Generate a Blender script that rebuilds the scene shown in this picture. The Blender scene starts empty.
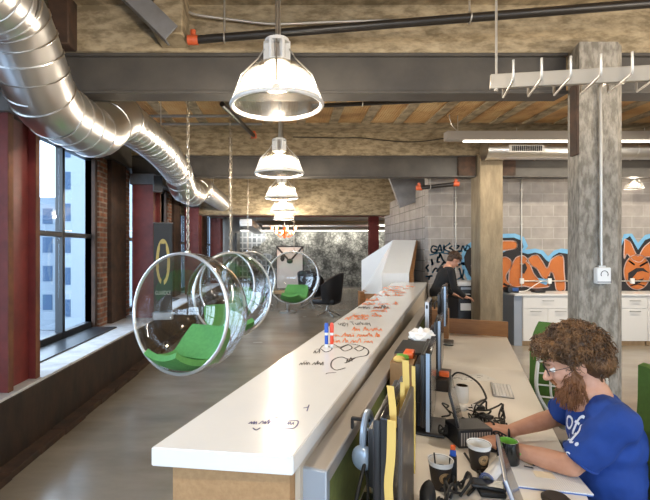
import bpy, bmesh, math, random
from mathutils import Vector, Matrix, Quaternion, noise
from mathutils.bvhtree import BVHTree
random.seed(7)
R = math.radians
PI = math.pi
S = bpy.context.scene
COL = S.collection
F = 430.0      # focal length in pixels of the 650 x 500 frame
H = 1.62       # eye height

# ------------------------------------------------------------------ camera
cd = bpy.data.cameras.new('camera')
cam = bpy.data.objects.new('camera', cd)
COL.objects.link(cam)
cam.location = (0, 0, H)
cam.rotation_euler = (R(90), 0, 0)
cd.sensor_width = 36
cd.lens = F / 650 * 36
cd.shift_x = 40 / 650
cd.clip_start = 0.02
cd.clip_end = 300
S.camera = cam

# ------------------------------------------------------------------ sky and exposure
W = bpy.data.worlds.new('sky')
S.world = W
W.use_nodes = True
bg = W.node_tree.nodes['Background']
bg.inputs[0].default_value = (0.72, 0.85, 1.0, 1)
bg.inputs[1].default_value = 5.0
S.view_settings.view_transform = 'Standard'
S.view_settings.look = 'None'
S.view_settings.gamma = 1
S.view_settings.use_curve_mapping = False
S.view_settings.exposure = 0.78
S.cycles.max_bounces = 10
S.cycles.transparent_max_bounces = 24
S.cycles.caustics_reflective = False
S.cycles.caustics_refractive = False
S.cycles.sample_clamp_indirect = 4.0

PENDANT_POWER = 68
TUBE_POWER = 75

# ------------------------------------------------------------------ materials
def new_mat(name):
    m = bpy.data.materials.new(name)
    m.use_nodes = True
    return m, m.node_tree, m.node_tree.nodes['Principled BSDF']

def lk(t, a, b):
    t.links.new(a, b)

def mat(name, c, rough=0.5, metal=0.0, c2=None, scale=6.0, detail=6.0, lo=0.35, hi=0.65, bump=0.0, bscale=None,
        stretch=None, rough2=None, spec=0.5, dist=0.002, sheen=0.0, coat=0.0):
    m, t, b = new_mat(name)
    b.inputs['Base Color'].default_value = (*c, 1)
    b.inputs['Roughness'].default_value = rough
    b.inputs['Metallic'].default_value = metal
    b.inputs['Specular IOR Level'].default_value = spec
    b.inputs['Sheen Weight'].default_value = sheen
    b.inputs['Coat Weight'].default_value = coat
    if c2 or bump or rough2 is not None:
        tc = t.nodes.new('ShaderNodeTexCoord')
        mp = t.nodes.new('ShaderNodeMapping')
        if stretch:
            mp.inputs['Scale'].default_value = stretch
        lk(t, tc.outputs['Object'], mp.inputs[0])
    if c2 or rough2 is not None:
        n = t.nodes.new('ShaderNodeTexNoise')
        n.inputs['Scale'].default_value = scale
        n.inputs['Detail'].default_value = detail
        n.inputs['Roughness'].default_value = 0.62
        lk(t, mp.outputs[0], n.inputs['Vector'])
        mr = t.nodes.new('ShaderNodeMapRange')
        mr.inputs[1].default_value = lo
        mr.inputs[2].default_value = hi
        lk(t, n.outputs[0], mr.inputs[0])
        if c2:
            mx = t.nodes.new('ShaderNodeMix')
            mx.data_type = 'RGBA'
            mx.inputs[6].default_value = (*c, 1)
            mx.inputs[7].default_value = (*c2, 1)
            lk(t, mr.outputs[0], mx.inputs[0])
            lk(t, mx.outputs[2], b.inputs['Base Color'])
        if rough2 is not None:
            mr2 = t.nodes.new('ShaderNodeMapRange')
            mr2.inputs[1].default_value = lo
            mr2.inputs[2].default_value = hi
            mr2.inputs[3].default_value = rough
            mr2.inputs[4].default_value = rough2
            lk(t, n.outputs[0], mr2.inputs[0])
            lk(t, mr2.outputs[0], b.inputs['Roughness'])
    if bump:
        nb = t.nodes.new('ShaderNodeTexNoise')
        nb.inputs['Scale'].default_value = bscale or scale * 4
        nb.inputs['Detail'].default_value = 8
        lk(t, mp.outputs[0], nb.inputs['Vector'])
        bp = t.nodes.new('ShaderNodeBump')
        bp.inputs['Strength'].default_value = bump
        bp.inputs['Distance'].default_value = dist
        lk(t, nb.outputs[0], bp.inputs['Height'])
        lk(t, bp.outputs[0], b.inputs['Normal'])
    return m

def emit(name, c, s):
    m, t, b = new_mat(name)
    b.inputs['Base Color'].default_value = (*c, 1)
    b.inputs['Emission Color'].default_value = (*c, 1)
    b.inputs['Emission Strength'].default_value = s
    return m

def thin_clear(name, tint=(1, 1, 1), f0=0.05, f1=0.75, rough=0.02, power=4.0):
    """clear sheet: mostly see-through, mirrors more towards grazing angles"""
    m = bpy.data.materials.new(name)
    m.use_nodes = True
    t = m.node_tree
    for n in list(t.nodes):
        t.nodes.remove(n)
    o = t.nodes.new('ShaderNodeOutputMaterial')
    tr = t.nodes.new('ShaderNodeBsdfTransparent')
    tr.inputs[0].default_value = (*tint, 1)
    gl = t.nodes.new('ShaderNodeBsdfGlossy')
    gl.inputs['Roughness'].default_value = rough
    lw = t.nodes.new('ShaderNodeLayerWeight')
    lw.inputs[0].default_value = 0.5
    pw = t.nodes.new('ShaderNodeMath')
    pw.operation = 'POWER'
    pw.inputs[1].default_value = power
    lk(t, lw.outputs['Facing'], pw.inputs[0])
    mr = t.nodes.new('ShaderNodeMapRange')
    mr.inputs[3].default_value = f0
    mr.inputs[4].default_value = f1
    lk(t, pw.outputs[0], mr.inputs[0])
    mx = t.nodes.new('ShaderNodeMixShader')
    lk(t, mr.outputs[0], mx.inputs[0])
    lk(t, tr.outputs[0], mx.inputs[1])
    lk(t, gl.outputs[0], mx.inputs[2])
    lk(t, mx.outputs[0], o.inputs[0])
    return m

def shade_mat(name):
    """ribbed clear acrylic: part see-through, part scattering"""
    m = bpy.data.materials.new(name)
    m.use_nodes = True
    t = m.node_tree
    for n in list(t.nodes):
        t.nodes.remove(n)
    o = t.nodes.new('ShaderNodeOutputMaterial')
    tr = t.nodes.new('ShaderNodeBsdfTransparent')
    tr.inputs[0].default_value = (1, 0.96, 0.9, 1)
    tl = t.nodes.new('ShaderNodeBsdfTranslucent')
    tl.inputs[0].default_value = (0.27, 0.25, 0.22, 1)
    gl = t.nodes.new('ShaderNodeBsdfGlossy')
    gl.inputs['Roughness'].default_value = 0.15
    a = t.nodes.new('ShaderNodeMixShader')
    a.inputs[0].default_value = 0.16
    lk(t, tr.outputs[0], a.inputs[1])
    lk(t, tl.outputs[0], a.inputs[2])
    lw = t.nodes.new('ShaderNodeLayerWeight')
    lw.inputs[0].default_value = 0.3
    mr = t.nodes.new('ShaderNodeMapRange')
    mr.inputs[3].default_value = 0.06
    mr.inputs[4].default_value = 0.7
    lk(t, lw.outputs['Facing'], mr.inputs[0])
    mx = t.nodes.new('ShaderNodeMixShader')
    lk(t, mr.outputs[0], mx.inputs[0])
    lk(t, a.outputs[0], mx.inputs[1])
    lk(t, gl.outputs[0], mx.inputs[2])
    lk(t, mx.outputs[0], o.inputs[0])
    return m

def brick_mat(name, c1, c2, mortar, w, h, msize, plane, rough=0.9, bump=0.5, offset=0.5, nscale=5.0, namt=0.35):
    """plane: which two object axes run along and up the courses"""
    m, t, b = new_mat(name)
    tc = t.nodes.new('ShaderNodeTexCoord')
    sp = t.nodes.new('ShaderNodeSeparateXYZ')
    lk(t, tc.outputs['Object'], sp.inputs[0])
    cb = t.nodes.new('ShaderNodeCombineXYZ')
    lk(t, sp.outputs['XYZ'.index(plane[0])], cb.inputs[0])
    lk(t, sp.outputs['XYZ'.index(plane[1])], cb.inputs[1])
    br = t.nodes.new('ShaderNodeTexBrick')
    br.inputs['Scale'].default_value = 1.0
    br.inputs['Color1'].default_value = (*c1, 1)
    br.inputs['Color2'].default_value = (*c2, 1)
    br.inputs['Mortar'].default_value = (*mortar, 1)
    br.inputs['Mortar Size'].default_value = msize
    br.inputs['Brick Width'].default_value = w
    br.inputs['Row Height'].default_value = h
    br.offset = offset
    lk(t, cb.outputs[0], br.inputs['Vector'])
    n = t.nodes.new('ShaderNodeTexNoise')
    n.inputs['Scale'].default_value = nscale
    n.inputs['Detail'].default_value = 8
    lk(t, tc.outputs['Object'], n.inputs['Vector'])
    mr = t.nodes.new('ShaderNodeMapRange')
    mr.inputs[1].default_value = 0.3
    mr.inputs[2].default_value = 0.7
    mr.inputs[3].default_value = 1 - namt
    mr.inputs[4].default_value = 1 + namt
    lk(t, n.outputs[0], mr.inputs[0])
    mx = t.nodes.new('ShaderNodeMix')
    mx.data_type = 'RGBA'
    mx.blend_type = 'MULTIPLY'
    mx.inputs[0].default_value = 1.0
    lk(t, br.outputs['Color'], mx.inputs[6])
    lk(t, mr.outputs[0], mx.inputs[7])
    lk(t, mx.outputs[2], b.inputs['Base Color'])
    b.inputs['Roughness'].default_value = rough
    bp = t.nodes.new('ShaderNodeBump')
    bp.inputs['Strength'].default_value = bump
    bp.inputs['Distance'].default_value = 0.006
    bp.invert = True
    lk(t, br.outputs['Fac'], bp.inputs['Height'])
    lk(t, bp.outputs[0], b.inputs['Normal'])
    return m

M = {}
M['floor'] = mat('polished_concrete', (0.33, 0.29, 0.235), 0.13, c2=(0.20, 0.17, 0.13), scale=1.3, detail=9, lo=0.3, hi=0.7,
                 rough2=0.28, bump=0.05, bscale=9, spec=0.6, stretch=(0.6, 1.6, 1))
M['conc'] = mat('board_concrete', (0.40, 0.325, 0.215), 0.9, c2=(0.19, 0.148, 0.09), scale=7, detail=15, lo=0.38, hi=0.62, bump=0.9, bscale=22, stretch=(1, 1, 2.5), dist=0.006)
M['conc_grey'] = mat('grey_concrete', (0.33, 0.305, 0.265), 0.92, c2=(0.17, 0.155, 0.13), scale=14, detail=15, lo=0.4, hi=0.6, bump=1.0, bscale=40, stretch=(2, 2, 0.8), dist=0.008)
M['conc_tan'] = mat('tan_concrete', (0.29, 0.235, 0.155), 0.92, c2=(0.19, 0.15, 0.10), scale=5, detail=12, bump=0.8, bscale=40, stretch=(2, 2, 0.5), dist=0.006)
M['steel_dark'] = mat('painted_steel', (0.050, 0.046, 0.043), 0.5, c2=(0.075, 0.068, 0.06), scale=3, spec=0.4)
M['steel_grey'] = mat('grey_steel', (0.20, 0.20, 0.21), 0.45, c2=(0.14, 0.14, 0.145), scale=4)
M['rust'] = mat('rust_brown', (0.07, 0.035, 0.02), 0.8, c2=(0.03, 0.018, 0.012), scale=7, bump=0.3)
M['low_wall'] = mat('rusty_plate', (0.042, 0.022, 0.013), 0.6, c2=(0.014, 0.009, 0.007), scale=5, detail=10, bump=0.4, bscale=14, stretch=(1, 1.5, 0.7), dist=0.004)
M['red'] = mat('oxide_red', (0.19, 0.032, 0.028), 0.42, c2=(0.12, 0.022, 0.02), scale=5, bump=0.15, bscale=18)
M['red_edge'] = mat('bare_rust_edge', (0.16, 0.06, 0.025), 0.75, c2=(0.10, 0.035, 0.02), scale=9)
M['tile'] = None
M['galv'] = mat('galvanised', (0.70, 0.69, 0.67), 0.27, 1.0, c2=(0.62, 0.61, 0.60), scale=5, detail=2, lo=0.2, hi=0.8, rough2=0.33)
M['sill'] = mat('sill_plaster', (0.55, 0.56, 0.58), 0.5, c2=(0.40, 0.41, 0.43), scale=6, rough2=0.7)
M['mat_black'] = mat('black_grille', (0.02, 0.024, 0.03), 0.35)
M['win_frame'] = mat('window_steel', (0.012, 0.016, 0.022), 0.4)
M['pane'] = thin_clear('window_glass', (0.93, 0.97, 1.0), 0.03, 0.5)
M['bubble'] = thin_clear('clear_acrylic', (0.89, 0.905, 0.91), 0.12, 0.9, 0.012, 2.4)
M['rim'] = mat('acrylic_rim', (0.75, 0.76, 0.76), 0.15, 0.6)
M['green'] = mat('green_cushion', (0.11, 0.36, 0.10), 0.85, c2=(0.09, 0.31, 0.085), scale=30, bump=0.15, bscale=200)
M['chain'] = mat('chain_steel', (0.40, 0.35, 0.28), 0.35, 1.0)
M['white_board'] = mat('whiteboard_laminate', (0.77, 0.78, 0.78), 0.17, spec=0.5, bump=0.12, bscale=160, c2=(0.74, 0.75, 0.76), scale=3, dist=0.001)
M['beige'] = mat('beige_laminate', (0.48, 0.42, 0.34), 0.45)
M['mdf'] = mat('brown_fibreboard', (0.40, 0.24, 0.115), 0.8, c2=(0.33, 0.195, 0.09), scale=60, bump=0.1, bscale=120)
M['alu'] = mat('grey_aluminium', (0.38, 0.35, 0.32), 0.42, 0.25)
M['alu_blue'] = mat('daylit_blue_alu', (0.33, 0.37, 0.43), 0.4, 0.2)  # grey aluminium with the window light's blue put into its colour
M['felt'] = mat('olive_felt', (0.145, 0.165, 0.035), 0.95, c2=(0.115, 0.13, 0.03), scale=40, bump=0.3, bscale=180)
M['desk'] = mat('white_desk', (0.78, 0.745, 0.69), 0.35, c2=(0.75, 0.71, 0.66), scale=2)
M['white'] = mat('white_paint', (0.72, 0.71, 0.69), 0.45)
M['white_gloss'] = mat('white_plastic', (0.74, 0.74, 0.73), 0.25)
M['black'] = mat('black_plastic', (0.014, 0.014, 0.016), 0.4)
M['black_soft'] = mat('black_rubber', (0.012, 0.012, 0.012), 0.6)
M['bezel'] = mat('glossy_bezel', (0.012, 0.013, 0.016), 0.18)
M['silver_edge'] = mat('pale_blue_edge', (0.36, 0.46, 0.60), 0.3, 0.3)
M['screen'] = mat('dark_screen', (0.02, 0.022, 0.026), 0.16)
M['chrome'] = mat('chrome', (0.8, 0.8, 0.8), 0.15, 1.0)
M['brushed'] = mat('brushed_steel', (0.5, 0.49, 0.47), 0.35, 1.0)
M['wood'] = mat('oak_panel', (0.34, 0.165, 0.06), 0.5, c2=(0.25, 0.115, 0.04), scale=6, stretch=(0.7, 0.7, 9))
M['wood_lt'] = mat('pale_wood', (0.47, 0.31, 0.17), 0.5, c2=(0.38, 0.24, 0.12), scale=6, stretch=(6, 1, 1))
M['card'] = mat('cardboard', (0.30, 0.17, 0.075), 0.9, c2=(0.26, 0.145, 0.06), scale=20)
M['block'] = brick_mat('grey_block', (0.36, 0.33, 0.31), (0.30, 0.275, 0.255), (0.41, 0.385, 0.36), 0.406, 0.203, 0.007, 'XZ', bump=0.5, nscale=6, namt=0.14)
M['block_side'] = brick_mat('grey_block_side', (0.38, 0.35, 0.325), (0.33, 0.30, 0.28), (0.20, 0.185, 0.17), 0.406, 0.203, 0.010, 'YZ', bump=0.5, nscale=6, namt=0.14, offset=0.0)
M['brick'] = brick_mat('old_red_brick', (0.25, 0.09, 0.045), (0.13, 0.055, 0.035), (0.22, 0.18, 0.145), 0.21, 0.072, 0.012, 'YZ', nscale=9, namt=0.4)
M['brick_x'] = brick_mat('old_red_brick_face', (0.33, 0.115, 0.05), (0.20, 0.075, 0.04), (0.19, 0.15, 0.115), 0.21, 0.072, 0.009, 'XZ', nscale=9, namt=0.4)
M['skin'] = mat('skin', (0.56, 0.30, 0.20), 0.5, c2=(0.50, 0.245, 0.155), scale=18, bump=0.1, bscale=90)
M['hair'] = mat('curly_brown_hair', (0.055, 0.026, 0.010), 0.5, c2=(0.21, 0.10, 0.036), scale=26, detail=4, lo=0.4, hi=0.66)  # dark shade and golden highlights of the curls mixed into the colour
M['beard'] = mat('ginger_beard', (0.24, 0.095, 0.03), 0.6, c2=(0.14, 0.052, 0.018), scale=30)
M['shirt'] = mat('royal_blue_cotton', (0.009, 0.050, 0.27), 0.85, c2=(0.007, 0.040, 0.22), scale=7, bump=0.35, bscale=9, dist=0.012)
M['print'] = mat('shirt_print', (0.66, 0.72, 0.84), 0.8)
M['jeans'] = mat('dark_teal_denim', (0.015, 0.038, 0.045), 0.9, c2=(0.010, 0.026, 0.032), scale=20)
M['knit'] = mat('black_knit', (0.006, 0.006, 0.007), 0.9)
M['khaki'] = mat('khaki_cotton', (0.23, 0.195, 0.14), 0.9)
M['hair_dark'] = mat('short_brown_hair', (0.045, 0.024, 0.013), 0.6, c2=(0.08, 0.04, 0.02), scale=40)
M['cup'] = mat('dark_cup', (0.020, 0.013, 0.009), 0.6)
M['paper_white'] = mat('white_paper', (0.78, 0.78, 0.76), 0.7)
M['tan'] = mat('tan_print', (0.42, 0.27, 0.13), 0.6)
M['mug_black'] = mat('black_glaze', (0.010, 0.011, 0.010), 0.15)
M['mug_green'] = mat('lime_glaze', (0.17, 0.42, 0.06), 0.3)
M['coffee'] = mat('coffee', (0.02, 0.01, 0.005), 0.1)
M['yellow'] = mat('yellow_paper', (0.60, 0.42, 0.12), 0.8)
M['orange'] = mat('orange_plastic', (0.80, 0.13, 0.02), 0.4)
M['blue_plastic'] = mat('blue_plastic', (0.02, 0.09, 0.45), 0.35)
M['red_plastic'] = mat('red_plastic', (0.72, 0.06, 0.02), 0.35)
M['blue_print'] = mat('blue_print', (0.08, 0.17, 0.50), 0.6)
M['ink_black'] = mat('black_ink', (0.02, 0.02, 0.025), 0.5)
M['ink_orange'] = mat('orange_ink', (0.78, 0.20, 0.05), 0.5)
M['ink_blue'] = mat('violet_ink', (0.05, 0.05, 0.22), 0.5)
M['g_orange'] = mat('orange_spray', (0.52, 0.155, 0.035), 0.8, c2=(0.42, 0.12, 0.03), scale=5)
M['g_black'] = mat('black_spray', (0.018, 0.016, 0.018), 0.8)
M['g_blue'] = mat('sky_spray', (0.14, 0.36, 0.60), 0.8, c2=(0.20, 0.45, 0.68), scale=4)
M['g_pink'] = mat('pale_spray', (0.72, 0.52, 0.47), 0.8)
M['g_teal'] = mat('teal_spray', (0.015, 0.085, 0.15), 0.8)
M['banner'] = mat('black_banner', (0.022, 0.020, 0.017), 0.6)
M['banner_yellow'] = mat('ochre_print', (0.50, 0.36, 0.10), 0.6)
M['banner_text'] = mat('pale_print', (0.36, 0.33, 0.28), 0.6)
M['shade'] = shade_mat('ribbed_acrylic')
M['bulb'] = emit('lamp_bulb', (1.0, 0.86, 0.64), 5)
M['bulb_cool'] = emit('small_lamp_bulb', (1.0, 0.93, 0.82), 6)
M['tube'] = emit('tube_light', (1.0, 0.93, 0.80), 2.2)
M['cove'] = emit('cove_light', (1.0, 0.95, 0.84), 5)
M['flame'] = emit('amber_bulb', (1.0, 0.42, 0.14), 14)
M['amber'] = mat('amber_glass', (0.75, 0.18, 0.04), 0.2)
M['pipe_black'] = mat('black_pipe', (0.018, 0.015, 0.013), 0.35)
M['pipe_red'] = mat('red_fitting', (0.50, 0.09, 0.03), 0.45)
M['conduit'] = mat('conduit', (0.50, 0.48, 0.44), 0.4, 0.7)
M['tray'] = mat('tray_steel', (0.46, 0.42, 0.36), 0.4, 0.35)
M['chair_green'] = mat('green_mesh_back', (0.062, 0.14, 0.018), 0.8, c2=(0.05, 0.115, 0.014), scale=60)
M['lamp_grey'] = mat('lamp_housing_grey', (0.33, 0.31, 0.29), 0.5)
M['chair_white'] = mat('chair_white_frame', (0.55, 0.54, 0.49), 0.4)
M['lounge'] = mat('black_leather', (0.010, 0.010, 0.012), 0.45)
M['bldg'] = mat('pale_cladding', (0.135, 0.17, 0.21), 0.8)
M['bldg_dark'] = mat('office_glass', (0.03, 0.06, 0.11), 0.5, spec=0.2)
M['bldg_white'] = mat('white_concrete_tower', (0.17, 0.205, 0.24), 0.8)
M['snow'] = mat('pale_paving', (0.16, 0.175, 0.20), 0.9)
M['plaster'] = mat('plaster', (0.40, 0.37, 0.33), 0.9, c2=(0.33, 0.30, 0.27), scale=3)
M['laptop_lid'] = mat('laptop_alu', (0.42, 0.42, 0.43), 0.35, 0.6)
M['lid_blue'] = mat('blue_lid', (0.03, 0.09, 0.28), 0.3)
M['cushion_grey'] = mat('dark_mesh', (0.03, 0.02, 0.018), 0.8)

def tile_material():
    m, t, b = new_mat('terracotta_ceiling_tile')
    tc = t.nodes.new('ShaderNodeTexCoord')
    wv = t.nodes.new('ShaderNodeTexWave')
    wv.bands_direction = 'X'
    wv.inputs['Scale'].default_value = 9
    wv.inputs['Distortion'].default_value = 0.6
    lk(t, tc.outputs['Object'], wv.inputs['Vector'])
    n = t.nodes.new('ShaderNodeTexNoise')
    n.inputs['Scale'].default_value = 3.0
    n.inputs['Detail'].default_value = 9
    lk(t, tc.outputs['Object'], n.inputs['Vector'])
    cr = t.nodes.new('ShaderNodeValToRGB')
    e = cr.color_ramp.elements
    e[0].position, e[0].color = 0.30, (0.28, 0.155, 0.07, 1)
    e[1].position, e[1].color = 0.72, (0.58, 0.41, 0.21, 1)
    x = e.new(0.5)
    x.color = (0.50, 0.30, 0.125, 1)
    lk(t, n.outputs[0], cr.inputs[0])
    lk(t, cr.outputs[0], b.inputs['Base Color'])
    b.inputs['Roughness'].default_value = 0.9
    bp = t.nodes.new('ShaderNodeBump')
    bp.inputs['Strength'].default_value = 0.6
    bp.inputs['Distance'].default_value = 0.01
    lk(t, wv.outputs[0], bp.inputs['Height'])
    lk(t, bp.outputs[0], b.inputs['Normal'])
    return m
M['tile'] = tile_material()

def mural_material():
    """dense black-and-white ink drawing over the whole far wall"""
    m, t, b = new_mat('ink_mural')
    tc = t.nodes.new('ShaderNodeTexCoord')
    sp = t.nodes.new('ShaderNodeSeparateXYZ')
    lk(t, tc.outputs['Object'], sp.inputs[0])
    cb = t.nodes.new('ShaderNodeCombineXYZ')
    lk(t, sp.outputs[0], cb.inputs[0])
    lk(t, sp.outputs[2], cb.inputs[1])
    v = t.nodes.new('ShaderNodeTexVoronoi')
    v.feature = 'DISTANCE_TO_EDGE'
    v.inputs['Scale'].default_value = 7
    lk(t, cb.outputs[0], v.inputs['Vector'])
    n = t.nodes.new('ShaderNodeTexNoise')
    n.inputs['Scale'].default_value = 1.6
    n.inputs['Detail'].default_value = 12
    n.inputs['Roughness'].default_value = 0.75
    lk(t, cb.outputs[0], n.inputs['Vector'])
    br = t.nodes.new('ShaderNodeTexBrick')
    br.inputs['Scale'].default_value = 1
    br.inputs['Brick Width'].default_value = 0.2
    br.inputs['Row Height'].default_value = 0.24
    br.inputs['Mortar Size'].default_value = 0.03
    br.offset = 0.0
    br.inputs['Color1'].default_value = (0.05, 0.06, 0.07, 1)
    br.inputs['Color2'].default_value = (0.20, 0.22, 0.24, 1)
    br.inputs['Mortar'].default_value = (0.34, 0.36, 0.38, 1)
    lk(t, cb.outputs[0], br.inputs['Vector'])
    cr = t.nodes.new('ShaderNodeValToRGB')
    e = cr.color_ramp.elements
    e[0].position, e[0].color = 0.42, (0.05, 0.05, 0.045, 1)
    e[1].position, e[1].color = 0.62, (0.42, 0.42, 0.38, 1)
    lk(t, n.outputs[0], cr.inputs[0])
    mr = t.nodes.new('ShaderNodeMapRange')
    mr.inputs[1].default_value = 0.0
    mr.inputs[2].default_value = 0.13
    mr.inputs[3].default_value = 0.25
    lk(t, v.outputs[0], mr.inputs[0])
    mu = t.nodes.new('ShaderNodeMix')
    mu.data_type = 'RGBA'
    mu.blend_type = 'MULTIPLY'
    mu.inputs[0].default_value = 0.8
    lk(t, cr.outputs[0], mu.inputs[6])
    lk(t, mr.outputs[0], mu.inputs[7])
    # drawn city block with rows of windows on the left part of the wall
    n2 = t.nodes.new('ShaderNodeTexNoise')
    n2.inputs['Scale'].default_value = 0.9
    lk(t, cb.outputs[0], n2.inputs['Vector'])
    ad = t.nodes.new('ShaderNodeMath')
    ad.operation = 'MULTIPLY_ADD'
    ad.inputs[1].default_value = -0.22
    lk(t, sp.outputs[0], ad.inputs[0])
    lk(t, n2.outputs[0], ad.inputs[2])
    gt = t.nodes.new('ShaderNodeMath')
    gt.operation = 'GREATER_THAN'
    gt.inputs[1].default_value = 0.66
    lk(t, ad.outputs[0], gt.inputs[0])
    mx = t.nodes.new('ShaderNodeMix')
    mx.data_type = 'RGBA'
    lk(t, gt.outputs[0], mx.inputs[0])
    lk(t, mu.outputs[2], mx.inputs[6])
    lk(t, br.outputs[0], mx.inputs[7])
    lk(t, mx.outputs[2], b.inputs['Base Color'])
    b.inputs['Roughness'].default_value = 0.7
    return m
M['mural'] = mural_material()

def lined_paper():
    m, t, b = new_mat('lined_paper')
    tc = t.nodes.new('ShaderNodeTexCoord')
    wv = t.nodes.new('ShaderNodeTexWave')
    wv.bands_direction = 'X'
    wv.inputs['Scale'].default_value = 40
    lk(t, tc.outputs['Object'], wv.inputs['Vector'])
    cr = t.nodes.new('ShaderNodeValToRGB')
    e = cr.color_ramp.elements
    e[0].position, e[0].color = 0.05, (0.50, 0.56, 0.68, 1)
    e[1].position, e[1].color = 0.25, (0.80, 0.80, 0.78, 1)
    lk(t, wv.outputs[0], cr.inputs[0])
    lk(t, cr.outputs[0], b.inputs['Base Color'])
    b.inputs['Roughness'].default_value = 0.7
    return m
M['lined'] = lined_paper()

def collage_mat():
    m, t, b = new_mat('collage_print')
    tc = t.nodes.new('ShaderNodeTexCoord')
    v = t.nodes.new('ShaderNodeTexVoronoi')
    v.inputs['Scale'].default_value = 14
    lk(t, tc.outputs['Object'], v.inputs['Vector'])
    cr = t.nodes.new('ShaderNodeValToRGB')
    e = cr.color_ramp.elements
    e[0].position, e[0].color = 0.15, (0.22, 0.17, 0.11, 1)
    e[1].position, e[1].color = 0.4, (0.06, 0.05, 0.042, 1)
    lk(t, v.outputs[0], cr.inputs[0])
    lk(t, cr.outputs[0], b.inputs['Base Color'])
    b.inputs['Roughness'].default_value = 0.35
    return m
M['collage'] = collage_mat()

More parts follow.
